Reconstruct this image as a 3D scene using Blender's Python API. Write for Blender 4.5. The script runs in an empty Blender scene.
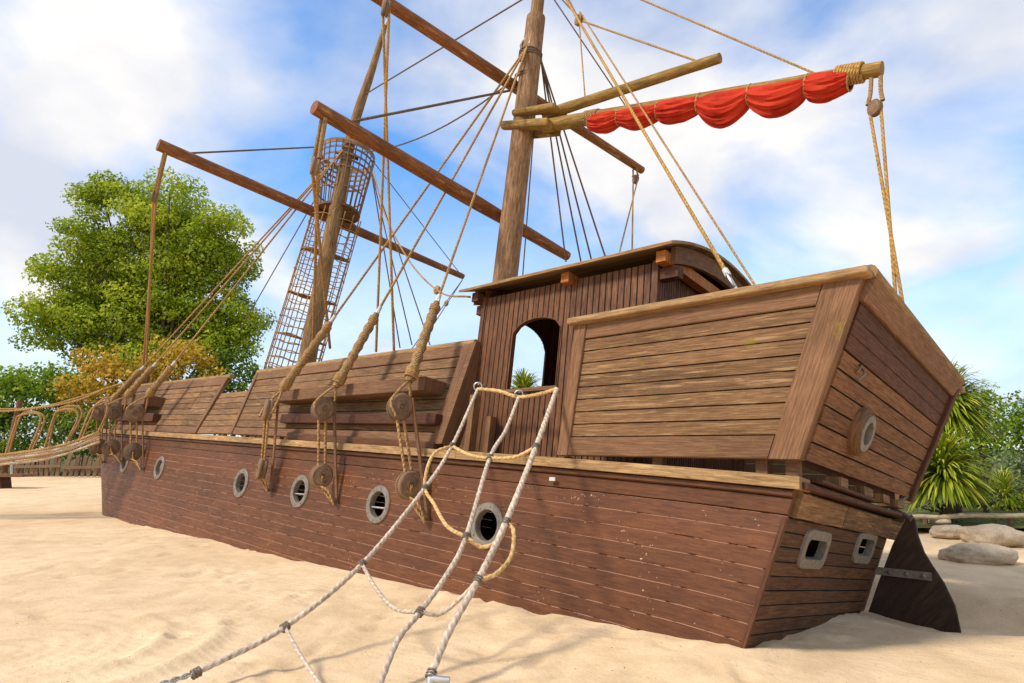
import bpy, bmesh, math, random
from mathutils import Vector as V, Matrix, noise
random.seed(7)
SC=bpy.context.scene; COL=SC.collection
R_=math.radians
# ---------------------------------------------------------------- camera
FPX=642.0; CX,CY=512.0,341.5; PITCH=math.atan((448-CY)/FPX)
cam=bpy.data.cameras.new('camera'); co=bpy.data.objects.new('camera',cam); COL.objects.link(co)
cam.sensor_width=36; cam.lens=36*FPX/1024; cam.clip_start=.05; cam.clip_end=2000
co.location=(0,0,1.6); co.rotation_euler=(math.pi/2+PITCH,0,0); SC.camera=co
# ---------------------------------------------------------------- light
SUN_AZ=V((-.90,-.43)).normalized(); SUN_EL=R_(47)
w=bpy.data.worlds.new('World'); SC.world=w; w.use_nodes=True
wn=w.node_tree; N=wn.nodes; LK=wn.links; N.clear()
def nd(tree,t,**k):
    n=tree.nodes.new(t)
    for a,b in k.items():
        if a.startswith('i_'): n.inputs[a[2:].replace('_',' ')].default_value=b
        else: setattr(n,a,b)
    return n
sky=nd(wn,'ShaderNodeTexSky',sky_type='NISHITA',sun_disc=False,sun_elevation=SUN_EL,sun_rotation=math.atan2(SUN_AZ.x,SUN_AZ.y),air_density=1.0,dust_density=.6,ozone_density=2.2)
tc=nd(wn,'ShaderNodeTexCoord')
sep=nd(wn,'ShaderNodeSeparateXYZ'); LK.new(tc.outputs['Generated'],sep.inputs[0])
zz=nd(wn,'ShaderNodeMath',operation='ADD'); zz.inputs[1].default_value=.42; LK.new(sep.outputs['Z'],zz.inputs[0])
zm=nd(wn,'ShaderNodeMath',operation='MAXIMUM'); zm.inputs[1].default_value=.2; LK.new(zz.outputs[0],zm.inputs[0])
dv=nd(wn,'ShaderNodeVectorMath',operation='DIVIDE'); LK.new(tc.outputs['Generated'],dv.inputs[0]); LK.new(zm.outputs[0],dv.inputs[1])
mp=nd(wn,'ShaderNodeMapping'); mp.inputs['Location'].default_value=(3.25,1.35,0.4); mp.inputs['Scale'].default_value=(1,1,1.0); LK.new(dv.outputs[0],mp.inputs[0])
n1=nd(wn,'ShaderNodeTexNoise'); n1.inputs['Scale'].default_value=1.9; n1.inputs['Detail'].default_value=9; n1.inputs['Roughness'].default_value=.48; n1.inputs['Distortion'].default_value=.35; LK.new(mp.outputs[0],n1.inputs['Vector'])
r1=nd(wn,'ShaderNodeValToRGB'); r1.color_ramp.elements[0].position=.41; r1.color_ramp.elements[1].position=.58; LK.new(n1.outputs['Fac'],r1.inputs[0])
n2=nd(wn,'ShaderNodeTexNoise'); n2.inputs['Scale'].default_value=2.6; n2.inputs['Detail'].default_value=6; n2.inputs['Roughness'].default_value=.5
mp2=nd(wn,'ShaderNodeMapping'); mp2.inputs['Location'].default_value=(9.3,2.2,4); LK.new(dv.outputs[0],mp2.inputs[0]); LK.new(mp2.outputs[0],n2.inputs['Vector'])
r2=nd(wn,'ShaderNodeValToRGB'); r2.color_ramp.elements[0].position=.36; r2.color_ramp.elements[1].position=.62
r2.color_ramp.elements[0].color=(6.1,6.5,7.5,1); r2.color_ramp.elements[1].color=(9.7,9.3,8.8,1); LK.new(n2.outputs['Fac'],r2.inputs[0])
skc=nd(wn,'ShaderNodeMix',data_type='RGBA',blend_type='MULTIPLY'); skc.inputs[0].default_value=1; LK.new(sky.outputs[0],skc.inputs[6]); skc.inputs[7].default_value=(1.2,1.9,2.4,1)
hz=nd(wn,'ShaderNodeMapRange'); LK.new(sep.outputs['Z'],hz.inputs[0]); hz.inputs[1].default_value=.42; hz.inputs[2].default_value=.02; hz.inputs[3].default_value=0; hz.inputs[4].default_value=.88
hm=nd(wn,'ShaderNodeMath',operation='MAXIMUM'); LK.new(hz.outputs[0],hm.inputs[0]); LK.new(r1.outputs[0],hm.inputs[1])
mx=nd(wn,'ShaderNodeMix',data_type='RGBA'); LK.new(hm.outputs[0],mx.inputs[0]); LK.new(skc.outputs[2],mx.inputs[6]); LK.new(r2.outputs[0],mx.inputs[7])
bg=nd(wn,'ShaderNodeBackground'); bg.inputs['Strength'].default_value=.092; LK.new(mx.outputs[2],bg.inputs['Color'])
wo=nd(wn,'ShaderNodeOutputWorld'); LK.new(bg.outputs[0],wo.inputs[0])
sl=bpy.data.lights.new('sun','SUN'); sl.energy=2.9; sl.angle=R_(9); sl.color=(1,.92,.82)
so=bpy.data.objects.new('sun',sl); COL.objects.link(so)
sd=V((SUN_AZ.x*math.cos(SUN_EL),SUN_AZ.y*math.cos(SUN_EL),math.sin(SUN_EL)))
so.rotation_euler=sd.to_track_quat('Z','Y').to_euler(); so.location=sd*60
SC.view_settings.view_transform='Standard'; SC.view_settings.look='None'; SC.view_settings.exposure=0.35; SC.view_settings.gamma=1
SC.render.engine='CYCLES'
# ---------------------------------------------------------------- frames
CR=V((1,0,0)); CF=V((0,math.cos(PITCH),math.sin(PITCH))); CU=CR.cross(CF); CC=V((0,0,1.6))
def ray(x,y): return CR*((x-CX)/FPX)-CU*((y-CY)/FPX)+CF
L=ray(-205,446).normalized(); T=ray(1127,590); T=(T-L*T.dot(L)).normalized(); Nn=-(L.cross(T))
O=CC+ray(797,486)*5.2
def P(s,t,n): return O+L*s+T*t+Nn*n
def tosh(p): p=p-O; return V((p.dot(L),p.dot(T),p.dot(Nn)))
def onT(x,y,t): d=ray(x,y); return tosh(CC+d*(((O-CC).dot(T)+t)/d.dot(T)))
def onS(x,y,s): d=ray(x,y); return tosh(CC+d*(((O-CC).dot(L)+s)/d.dot(L)))
def onR(x,y,k=-.33,off=0):
    d=ray(x,y); m=L-Nn*k; return tosh(CC+d*(((O-CC).dot(m)+off)/d.dot(m)))
def onZ(x,y,z=0.): d=ray(x,y); return CC+d*((z-1.6)/d.z)
def onY(x,y,Y): d=ray(x,y); return CC+d*(Y/d.y)
SHIPM=Matrix(((L.x,-T.x,Nn.x,O.x),(L.y,-T.y,Nn.y,O.y),(L.z,-T.z,Nn.z,O.z),(0,0,0,1)))
def wd(s): return P(s[0],s[1],s[2])          # ship coordinates to the world
def lerp(a,b,u): return a+(b-a)*u
# ---------------------------------------------------------------- mesh builder
SPLIT={'stern_chock','support_post','corner_post','dark_backing','wall_plate','short_post','transom_beam','inner_rail'}
class MB:
    def __init__(s,ship=False): s.v=[]; s.f=[]; s.uv=[]; s.rn=[]; s.ship=ship; s.sm=[]
    def face(s,idx,uv,r,sm=False): s.f.append(tuple(idx)); s.uv.append(uv); s.rn.append(r); s.sm.append(sm)
    def tube(s,pts,rad,seg=10,cap=True,twist=0,lobes=0,ecc=None,sm=True,off=None):
        pts=[V(p) for p in pts]; n=len(pts)
        if not hasattr(rad,'__len__'): rad=[rad]*n
        off=random.random()*9 if off is None else off; rr=random.random()
        b=len(s.v); ln=0; up=None
        for i,p in enumerate(pts):
            d=(pts[min(i+1,n-1)]-pts[max(i-1,0)]).normalized()
            if up is None: up=d.orthogonal().normalized()
            up=(up-d*up.dot(d)).normalized(); sd_=d.cross(up)
            if i: ln+=(p-pts[i-1]).length
            for k in range(seg):
                a=2*math.pi*k/seg; r=rad[i]
                if lobes: r*=.80+.24*abs(math.cos((a-twist*ln)*lobes/2))
                s.v.append(p+up*(math.cos(a)*r)+sd_*(math.sin(a)*r))
            if i:
                l0=ln-(p-pts[i-1]).length
                for k in range(seg):
                    k2=(k+1)%seg; c=2*math.pi*rad[i]
                    s.face((b+(i-1)*seg+k,b+(i-1)*seg+k2,b+i*seg+k2,b+i*seg+k),
                     [(off+l0,c*k/seg),(off+l0,c*(k+1)/seg),(off+ln,c*(k+1)/seg),(off+ln,c*k/seg)],(rr,.5),sm)
        if cap:
            s.face([b+k for k in range(seg)][::-1],[(off+.3*math.cos(k),.3*math.sin(k)) for k in range(seg)],(rr,.5))
            e=b+(n-1)*seg; s.face([e+k for k in range(seg)],[(off+.3*math.cos(k),.3*math.sin(k)) for k in range(seg)],(rr,.5))
    def rope(s,pts,r,fine=True,tw=None):      # laid rope with three strands winding round each other
        if not fine: return s.tube(pts,r,6)
        pts=resample(pts,r*1.1); s.tube(pts,r,12,twist=(tw or 1/(r*1.9)),lobes=3)
    def box8(s,c,r=None,ch=0):
        # c: 4 base corners then 4 top corners; u runs along c0->c1
        b=len(s.v); s.v+= [V(p) for p in c]; r=random.random() if r is None else r; o=random.random()*20
        lu=(V(c[1])-V(c[0])).length; lv=(V(c[3])-V(c[0])).length; lw=(V(c[4])-V(c[0])).length
        for idx,(a,bb) in (((0,3,2,1),(lv,lu)),((4,5,6,7),(lu,lv)),((0,1,5,4),(lu,lw)),((3,7,6,2),(lw,lu)),((0,4,7,3),(lw,lv)),((1,2,6,5),(lv,lw))):
            if idx in((0,3,2,1),(3,7,6,2)): uv=[(o,0),(o,a),(o+bb,a),(o+bb,0)]
            elif idx in((0,4,7,3),(1,2,6,5)): uv=[(o,0),(o+a*.2,0),(o+a*.2,bb),(o,bb)]
            else: uv=[(o,0),(o+a,0),(o+a,bb),(o,bb)]
            s.face([b+i for i in idx],uv,(r,.5))
    def beam(s,a,b_,wv,hv):     # a,b_ ends of the lower near edge; wv,hv cross-section vectors
        a=V(a);b_=V(b_);wv=V(wv);hv=V(hv); s.box8([a,b_,b_+wv,a+wv,a+hv,b_+hv,b_+wv+hv,a+wv+hv])
    def plank(s,a,b_,c,d,out,th,ch=.006,r=None,nst=1,wob=0):
        # outer face quad a,b_ (bottom) d,c (top); planks run a->b_
        a,b_,c,d,out=V(a),V(b_),V(c),V(d),V(out).normalized()
        r=random.random() if r is None else r; o=random.random()*30
        prof=[]; base=len(s.v); W_=(d-a).length
        for i in range(nst+1):
            u=i/nst; lo=lerp(a,b_,u); hi=lerp(d,c,u); w_=(hi-lo); wn_=w_.normalized(); j=out*(wob*noise.noise(V((o,u*3,r*9))))
            s.v+=[lo-out*th,lo-out*ch+j,lo+wn_*ch+j,hi-wn_*ch+j,hi-out*ch+j,hi-out*th]
        ln=(b_-a).length; vv=[0,0,.04,.96,1,1]; vm=[-th,0,ch,W_-ch,W_,W_+th]
        for i in range(nst):
            for k in range(5):
                p=base+i*6+k; u0=o+ln*i/nst; u1=o+ln*(i+1)/nst
                s.face((p,p+6,p+7,p+1),[(u0,vm[k]),(u1,vm[k]),(u1,vm[k+1]),(u0,vm[k+1])],[(r,vv[k]),(r,vv[k]),(r,vv[k+1]),(r,vv[k+1])])
            p=base+i*6; s.face((p,p+5,p+11,p+6),[(o,0)]*4,(r,.5))
        s.face([base+k for k in (5,4,3,2,1,0)],[(o,vm[k]) for k in(5,4,3,2,1,0)],(r,.5))
        e=base+nst*6; s.face([e+k for k in range(6)],[(o,vm[k]) for k in range(6)],(r,.5))
    def panel(s,a,b_,c,d,out,n,th=.03,gap=.004,stag=None,wob=0,nst=6,ch=.005):
        a,b_,c,d=V(a),V(b_),V(c),V(d)
        H_=(d-a).length
        for i in range(n):
            u0=i/n+gap/H_/2; u1=(i+1)/n-gap/H_/2
            cuts=[0,1]
            if stag and random.random()<stag: cuts=[0,random.uniform(.25,.75),1]
            for j in range(len(cuts)-1):
                e=.0012 if len(cuts)>2 else 0
                lo0=lerp(lerp(a,b_,cuts[j]+(e if j else 0)),lerp(d,c,cuts[j]+(e if j else 0)),u0); lo1=lerp(lerp(a,b_,cuts[j+1]),lerp(d,c,cuts[j+1]),u0)
                hi0=lerp(lerp(a,b_,cuts[j]+(e if j else 0)),lerp(d,c,cuts[j]+(e if j else 0)),u1); hi1=lerp(lerp(a,b_,cuts[j+1]),lerp(d,c,cuts[j+1]),u1)
                s.plank(lo0,lo1,hi1,hi0,V(out)+V((0,0,0)),th+random.uniform(0,.0),ch,nst=nst,wob=wob)
    def lathe(s,c,ax,prof,seg=24,sm=True,sx=1,closed=False,upv=None):
        c=V(c); ax=V(ax).normalized(); up=(V(upv)-ax*V(upv).dot(ax)).normalized() if upv is not None else ax.orthogonal().normalized(); sd_=ax.cross(up); b=len(s.v); m=len(prof); rr=random.random()
        for k in range(seg):
            a=2*math.pi*k/seg
            for r,h in prof: s.v.append(c+up*(math.cos(a)*r)+sd_*(math.sin(a)*r*sx)+ax*h)
        for k in range(seg):
            k2=(k+1)%seg
            for j in range(m if closed else m-1):
                j2=(j+1)%m
                s.face((b+k*m+j,b+k2*m+j,b+k2*m+j2,b+k*m+j2),[(k*.05,j*.03),((k+1)*.05,j*.03),((k+1)*.05,j*.03+.03),(k*.05,j*.03+.03)],(rr,.5),sm)
    def prism(s,outline,ext,r=None):
        r=random.random() if r is None else r; n=len(outline); b=len(s.v); s.v+=[V(p) for p in outline]+[V(p)+V(ext) for p in outline]
        o=V(outline[0]); x=(V(outline[1])-o).normalized(); nn=V(ext).normalized(); y=nn.cross(x)
        uv=[((V(p)-o).dot(x)+r*9,(V(p)-o).dot(y)) for p in outline]
        s.face(range(n),uv,(r,.5)); s.face([b+n+i for i in range(n)][::-1],uv[::-1],(r,.5))
        s.f[-2]=tuple(b+i for i in range(n))
        for i in range(n):
            j=(i+1)%n; s.face((b+i,b+j,b+n+j,b+n+i),[uv[i],uv[j],uv[j],uv[i]],(r,.5))
    def build(s,name,mat,parent=None,label=None,recalc=True):
        if name in SPLIT:
            par=list(range(len(s.v)))
            def fd(i):
                while par[i]!=i: par[i]=par[par[i]]; i=par[i]
                return i
            for f in s.f:
                for i in f[1:]: par[fd(i)]=fd(f[0])
            gs={}
            for k,f in enumerate(s.f): gs.setdefault(fd(f[0]),[]).append(k)
            if len(gs)>1:
                for ks in gs.values():
                    m=MB(s.ship); mp={}
                    for k in ks:
                        for i in s.f[k]:
                            if i not in mp: mp[i]=len(m.v); m.v.append(s.v[i])
                        m.f.append(tuple(mp[i] for i in s.f[k])); m.uv.append(s.uv[k]); m.rn.append(s.rn[k]); m.sm.append(s.sm[k])
                    o=m.build(name,mat,parent,label,recalc)
                return o
        me=bpy.data.meshes.new(name)
        vs=[(p[0],-p[1],p[2]) for p in s.v] if s.ship else [tuple(p) for p in s.v]
        org=V((0,0,0))
        if parent is None and not s.ship:
            xs=[p[0] for p in vs]; ys=[p[1] for p in vs]; zs=[p[2] for p in vs]
            org=V(((min(xs)+max(xs))/2,(min(ys)+max(ys))/2,min(zs)))
        elif parent is not None and not s.ship: org=V(parent.get('_o',(0,0,0)))
        me.from_pydata([(x-org.x,y-org.y,z-org.z) for x,y,z in vs],[],s.f)
        u1=me.uv_layers.new(name='UVMap'); u2=me.uv_layers.new(name='R'); li=0
        A=[];B=[]
        for uv,rn in zip(s.uv,s.rn):
            for k,q in enumerate(uv):
                A+= [q[0],q[1]]; g=rn[k] if isinstance(rn,list) else rn; B+=[g[0],g[1]]
        u1.data.foreach_set('uv',A); u2.data.foreach_set('uv',B)
        me.polygons.foreach_set('use_smooth',s.sm)
        if recalc:
            bm=bmesh.new(); bm.from_mesh(me); bmesh.ops.recalc_face_normals(bm,faces=bm.faces); bm.to_mesh(me); bm.free()
        if any(s.sm): me.set_sharp_from_angle(angle=R_(38))
        me.materials.append(mat); o=bpy.data.objects.new(name,me); COL.objects.link(o)
        if parent is not None: o.parent=parent
        else: o.location=org
        if label: o['label']=label
        return o
def resample(pts,step):
    pts=[V(p) for p in pts]; out=[pts[0]]
    for a,b in zip(pts,pts[1:]):
        n=max(1,int((b-a).length/step))
        out+=[lerp(a,b,i/n) for i in range(1,n+1)]
    return out
def spline(pts,n=10):
    pts=[V(p) for p in pts]; q=[pts[0]*2-pts[1]]+pts+[pts[-1]*2-pts[-2]]; out=[]
    for i in range(1,len(q)-2):
        a,b,c,d=q[i-1:i+3]
        for k in range(n):
            t=k/n; out.append(.5*((2*b)+(c-a)*t+(2*a-5*b+4*c-d)*t*t+(3*b-a-3*c+d)*t**3))
    out.append(pts[-1]); return out
def sag(a,b,d,n=14,down=V((0,0,-1))):
    a=V(a);b=V(b); return [lerp(a,b,i/n)+down*(d*4*(i/n)*(1-i/n)) for i in range(n+1)]
def empty(name,loc,label=None,cat=None,group=None,kind=None):
    o=bpy.data.objects.new(name,None); COL.objects.link(o); o.location=loc; o.empty_display_size=.2; o['_o']=tuple(loc); tag(o,label,cat,group,kind); return o
def tag(o,label=None,cat=None,group=None,kind=None):
    if label:o['label']=label
    if cat:o['category']=cat
    if group:o['group']=group
    if kind:o['kind']=kind
    return o
# ---------------------------------------------------------------- materials
def mat(name,rough=.8,metal=0,spec=.3):
    m=bpy.data.materials.new(name); m.use_nodes=True; t=m.node_tree; b=t.nodes['Principled BSDF']
    b.inputs['Roughness'].default_value=rough; b.inputs['Metallic'].default_value=metal; b.inputs['Specular IOR Level'].default_value=spec
    return m,t,b
def ramp(t,src,stops):
    r=t.nodes.new('ShaderNodeValToRGB'); e=r.color_ramp.elements
    while len(e)<len(stops): e.new(.5)
    for x,(p,c) in zip(e,stops): x.position=p; x.color=(*c,1) if len(c)==3 else c
    t.links.new(src,r.inputs[0]); return r.outputs[0]
def mixc(t,fac,a,b,mode='MIX'):
    m=t.nodes.new('ShaderNodeMix'); m.data_type='RGBA'; m.blend_type=mode
    for i,v in ((0,fac),(6,a),(7,b)):
        if hasattr(v,'links') or isinstance(v,bpy.types.NodeSocket): t.links.new(v,m.inputs[i])
        else: m.inputs[i].default_value=v if i==0 else (*v,1)
    return m.outputs[2]
def noi(t,vec,scale,detail=6,rough=.55,dist=0):
    n=t.nodes.new('ShaderNodeTexNoise'); n.inputs['Scale'].default_value=scale; n.inputs['Detail'].default_value=detail; n.inputs['Roughness'].default_value=rough; n.inputs['Distortion'].default_value=dist
    if vec: t.links.new(vec,n.inputs['Vector'])
    return n.outputs['Fac']
def maths(t,op,a,b=None,clamp=False):
    m=t.nodes.new('ShaderNodeMath'); m.operation=op; m.use_clamp=clamp
    for i,v in enumerate((a,b)):
        if v is None: continue
        if isinstance(v,(int,float)): m.inputs[i].default_value=v
        else: t.links.new(v,m.inputs[i])
    return m.outputs[0]
def bump(t,b,h,st=.5,d=.01,prev=None):
    n=t.nodes.new('ShaderNodeBump'); n.inputs['Strength'].default_value=st; n.inputs['Distance'].default_value=d; t.links.new(h,n.inputs['Height'])
    if prev: t.links.new(prev,n.inputs['Normal'])
    t.links.new(n.outputs[0],b.inputs['Normal']); return n.outputs[0]
def G(h): # srgb hex to linear
    return tuple(((int(h[i:i+2],16)/255)/12.92 if int(h[i:i+2],16)/255<.04 else (((int(h[i:i+2],16)/255)+.055)/1.055)**2.4) for i in(0,2,4))
def wood(name,dark,light,mid=None,wear=None,wearamt=0,chips=None,chipamt=0,rough=.75,grain=26,bstr=.5,tint=.35,edge=None,edgeamt=.5,moss=0,spec=.25):
    m,t,b=mat(name,rough,0,spec); mid=mid or tuple((x+y)/2 for x,y in zip(dark,light))
    uv=t.nodes.new('ShaderNodeUVMap'); uv.uv_map='UVMap'; r=t.nodes.new('ShaderNodeUVMap'); r.uv_map='R'
    sr=t.nodes.new('ShaderNodeSeparateXYZ'); t.links.new(r.outputs[0],sr.inputs[0])
    mp=t.nodes.new('ShaderNodeMapping'); mp.inputs['Scale'].default_value=(1.3,grain,1); t.links.new(uv.outputs[0],mp.inputs[0])
    cmb=t.nodes.new('ShaderNodeVectorMath'); cmb.operation='ADD'; t.links.new(mp.outputs[0],cmb.inputs[0])
    cx=t.nodes.new('ShaderNodeCombineXYZ'); t.links.new(sr.outputs[0],cx.inputs[2]); sc=maths(t,'MULTIPLY',sr.outputs[0],37); t.links.new(sc,cx.inputs[2]); t.links.new(cx.outputs[0],cmb.inputs[1])
    g=noi(t,cmb.outputs[0],3,8,.65,.6)
    oc=t.nodes.new('ShaderNodeTexCoord')
    big=noi(t,oc.outputs['Object'],1.1,5,.6)
    fine=noi(t,cmb.outputs[0],14,3,.6)
    c=ramp(t,g,[(.32,dark),(.5,mid),(.68,light)])
    tv=maths(t,'ADD',maths(t,'MULTIPLY',sr.outputs[0],tint*2),1-tint)
    cc=t.nodes.new('ShaderNodeCombineXYZ'); [t.links.new(tv,cc.inputs[i]) for i in range(3)]
    c=mixc(t,1.0,c,cc.outputs[0],'MULTIPLY')
    bg_=ramp(t,big,[(.3,(.78,.76,.74)),(.7,(1.18,1.16,1.12))]); c=mixc(t,1.0,c,bg_,'MULTIPLY')
    mr=ramp(t,maths(t,'ADD',fine,0),[(.30,(.72,.70,.68)),(.5,(1,1,1))]); c=mixc(t,.8,c,mr,'MULTIPLY')
    if wear:
        wn_=noi(t,cmb.outputs[0],1.6,6,.7,.3); f=ramp(t,wn_,[(.62-wearamt*.3,(0,0,0)),(.70-wearamt*.2,(1,1,1))]); c=mixc(t,f,c,wear)
    if chips:
        cn=noi(t,oc.outputs['Object'],26,3,.6); cn2=noi(t,oc.outputs['Object'],2.6,3,.5)
        cs=maths(t,'ADD',cn,maths(t,'MULTIPLY',cn2,.55)); f=ramp(t,cs,[(1.03-chipamt,(0,0,0)),(1.05-chipamt,(1,1,1))]); c=mixc(t,f,c,chips)
    if edge:
        e=maths(t,'MINIMUM',sr.outputs[1],maths(t,'SUBTRACT',1,sr.outputs[1]))
        e2=maths(t,'LESS_THAN',e,.035); en=noi(t,oc.outputs['Object'],5,4,.6); ef=ramp(t,en,[(.52-edgeamt*.25,(0,0,0)),(.62-edgeamt*.25,(1,1,1))])
        f=maths(t,'MULTIPLY',e2,ef); c=mixc(t,f,c,edge)
    if moss:
        mn=noi(t,oc.outputs['Object'],7,5,.6); f=ramp(t,mn,[(.64-moss*.1,(0,0,0)),(.74,(.8,.8,.8))]); c=mixc(t,f,c,G('7d6a22'))
    t.links.new(c,b.inputs['Base Color'])
    n1_=bump(t,b,g,bstr,.006); n2_=bump(t,b,fine,bstr*.6,.002,n1_)
    rr=ramp(t,g,[(.3,(min(1,rough+.15),)*3),(.7,(rough-.1,)*3)]); t.links.new(rr,b.inputs['Roughness'])
    return m
M={}
M['hull']=wood('hull_paint',G('522e16'),G('754724'),G('653a1c'),chips=G('b8977a'),chipamt=.035,rough=.5,bstr=.3,tint=.15,edge=G('b3866a'),edgeamt=.55,grain=14,spec=.35)
M['transom']=wood('transom_paint',G('472b1a'),G('77502f'),G('5f3f26'),chips=G('93755c'),chipamt=-.02,rough=.65,bstr=.5,tint=.2,edge=G('24140d'),edgeamt=.9,grain=16)
M['wale']=wood('wale_paint',G('4a2a14'),G('6f4424'),rough=.5,bstr=.3,tint=.1,grain=14,chips=G('b5895c'),chipamt=.03)
M['plank']=wood('weathered_plank',G('5e4229'),G('96714a'),G('79583a'),wear=G('9f7d55'),wearamt=.25,rough=.8,bstr=.8,tint=.24,edge=G('3a2617'),edgeamt=.7,grain=24,moss=.2)
M['cap']=wood('cap_rail_wood',G('75573a'),G('bb9868'),G('997850'),rough=.75,bstr=.8,tint=.15,moss=.5)
M['trim']=wood('trim_wood',G('62442d'),G('92694a'),G('78563a'),rough=.75,bstr=.7,tint=.15,moss=.2,chips=G('b79d7c'),chipamt=0)
M['poop']=wood('stern_castle_plank',G('593920'),G('94673f'),G('785031'),wear=G('876440'),wearamt=.2,rough=.78,bstr=.9,tint=.25,edge=G('24150c'),edgeamt=.95,grain=22)
M['house']=wood('cabin_paint',G('502f19'),G('7f5533'),G('684226'),rough=.6,bstr=.35,tint=.16,edge=G('38210f'),edgeamt=.7,grain=12,chips=G('b29370'),chipamt=.02)
M['beam']=wood('orange_beam',G('7c4317'),G('c07a34'),rough=.6,bstr=.5,tint=.15)
M['palelog']=wood('pale_log',G('8d7a5e'),G('cbb795'),rough=.8,bstr=.5,grain=8)
M['rudder']=wood('rudder_paint',G('2a1c14'),G('46301f'),rough=.6,bstr=.4,tint=.1,grain=8,chips=G('6b513c'),chipamt=-.02)
M['dark']=wood('dark_timber',G('3a2116'),G('6a4028'),rough=.7,bstr=.5,tint=.2)
M['spar']=wood('spar_wood',G('663d22'),G('9c683c'),G('80502b'),rough=.6,bstr=.5,tint=.05,grain=9,wear=G('b98a55'),wearamt=.1)
M['mast']=wood('mast_wood',G('6b4a30'),G('b08a62'),G('8c6a49'),rough=.75,bstr=.8,tint=.05,grain=10)
M['mastfore']=wood('fore_mast_wood',G('66492d'),G('a58355'),G('84653f'),rough=.75,bstr=.8,tint=.05,grain=10,moss=.25)
M['gaff']=wood('gaff_wood',G('6a5128'),G('ae8a48'),G('8a6a34'),rough=.75,bstr=.8,tint=.05,grain=10,moss=.5)
M['block']=wood('block_wood',G('5a4330'),G('94775a'),rough=.7,bstr=.6,tint=.2,grain=30)
def ropemat(name,c1,c2,k=1/.02,rough=.85,st=1.0):
    m,t,b=mat(name,rough); uv=t.nodes.new('ShaderNodeUVMap'); uv.uv_map='UVMap'
    s=t.nodes.new('ShaderNodeSeparateXYZ'); t.links.new(uv.outputs[0],s.inputs[0])
    ph=maths(t,'ADD',maths(t,'MULTIPLY',s.outputs[0],k*2),maths(t,'MULTIPLY',s.outputs[1],k*2)); w_=maths(t,'SINE',ph)
    oc=t.nodes.new('ShaderNodeTexCoord'); n=noi(t,oc.outputs['Object'],30,4,.6); n2=noi(t,oc.outputs['Object'],3,3,.5)
    c=ramp(t,n,[(.3,c1),(.65,c2)]); c=mixc(t,.45,c,ramp(t,w_,[(0,(.62,.58,.55)),(.6,(1.1,1.1,1.1))]),'MULTIPLY'); c=mixc(t,.6,c,ramp(t,n2,[(.3,(.75,.73,.7)),(.7,(1.15,1.13,1.1))]),'MULTIPLY')
    t.links.new(c,b.inputs['Base Color']); bump(t,b,w_,st,.003); return m
M['rope']=ropemat('rope_tan',G('8f6a3c'),G('c49c62'))
M['ropegold']=ropemat('rope_gold',G('97702f'),G('cba058'))
M['ropedark']=ropemat('rope_dark',G('5a4634'),G('806a54'))
M['ropepale']=ropemat('rope_pale',G('a8917a'),G('dccbb4'),st=.3)
M['ropeyel']=ropemat('rope_yellow',G('b08a50'),G('e3c084'),st=.3)
M['serving']=ropemat('rope_serving',G('7a5c3a'),G('b8945f'),k=1/.012)
def metal(name,c,rough=.35,sc=12):
    m,t,b=mat(name,rough,.85,.5); oc=t.nodes.new('ShaderNodeTexCoord'); n=noi(t,oc.outputs['Object'],sc,5,.6)
    t.links.new(ramp(t,n,[(.3,tuple(x*.6 for x in c)),(.7,c)]),b.inputs['Base Color']); t.links.new(ramp(t,n,[(.3,(rough+.2,)*3),(.7,(rough,)*3)]),b.inputs['Roughness']); return m
M['steel']=metal('galvanised_steel',(.62,.60,.57),.38); M['iron']=metal('weathered_iron',(.30,.24,.19),.55); M['port']=metal('porthole_alloy',(.28,.23,.175),.5,22); M['port'].node_tree.nodes['Principled BSDF'].inputs['Metallic'].default_value=.35
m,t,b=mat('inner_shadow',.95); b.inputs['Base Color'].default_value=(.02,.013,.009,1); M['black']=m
m,t,b=mat('white_whipping',.5); b.inputs['Base Color'].default_value=(.55,.53,.48,1); M['white']=m
# red canvas
m,t,b=mat('red_canvas',.8,0,.2); oc=t.nodes.new('ShaderNodeTexCoord'); n=noi(t,oc.outputs['Object'],2.2,7,.65)
t.links.new(ramp(t,n,[(.3,G('861508')),(.5,G('b92f14')),(.72,G('bd3c20'))]),b.inputs['Base Color']); bump(t,b,noi(t,oc.outputs['Object'],60,3,.5),.3,.003); M['sail']=m
# sand
m,t,b=mat('sand',.95,0,.1); oc=t.nodes.new('ShaderNodeTexCoord'); ov=oc.outputs['Object']
a=noi(t,ov,.35,6,.6); g=noi(t,ov,2.2,6,.62); f=noi(t,ov,90,4,.7); ff=noi(t,ov,14,5,.65)
c=ramp(t,a,[(.3,G('d9ba92')),(.7,G('e9cea6'))]); c=mixc(t,.75,c,ramp(t,g,[(.32,(.80,.76,.70)),(.6,(1.04,1.03,1.02))]),'MULTIPLY')
c=mixc(t,.6,c,ramp(t,f,[(.3,(.74,.70,.64)),(.6,(1.05,1.05,1.05))]),'MULTIPLY')
sp=noi(t,ov,38,2,.5); c=mixc(t,ramp(t,sp,[(.70,(0,0,0)),(.74,(1,1,1))]),c,G('8a6a45'))
t.links.new(c,b.inputs['Base Color'])
mpn=t.nodes.new('ShaderNodeMapping'); mpn.inputs['Rotation'].default_value=(0,0,.5); t.links.new(ov,mpn.inputs[0])
wv=t.nodes.new('ShaderNodeTexWave'); wv.wave_type='RINGS'; wv.inputs['Scale'].default_value=3.2; wv.inputs['Distortion'].default_value=5; wv.inputs['Detail'].default_value=3; wv.inputs['Detail Scale'].default_value=.5; t.links.new(mpn.outputs[0],wv.inputs[0])
wm=maths(t,'MULTIPLY',wv.outputs['Fac'],ramp(t,a,[(.45,(0,0,0)),(.62,(1,1,1))]))
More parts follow.
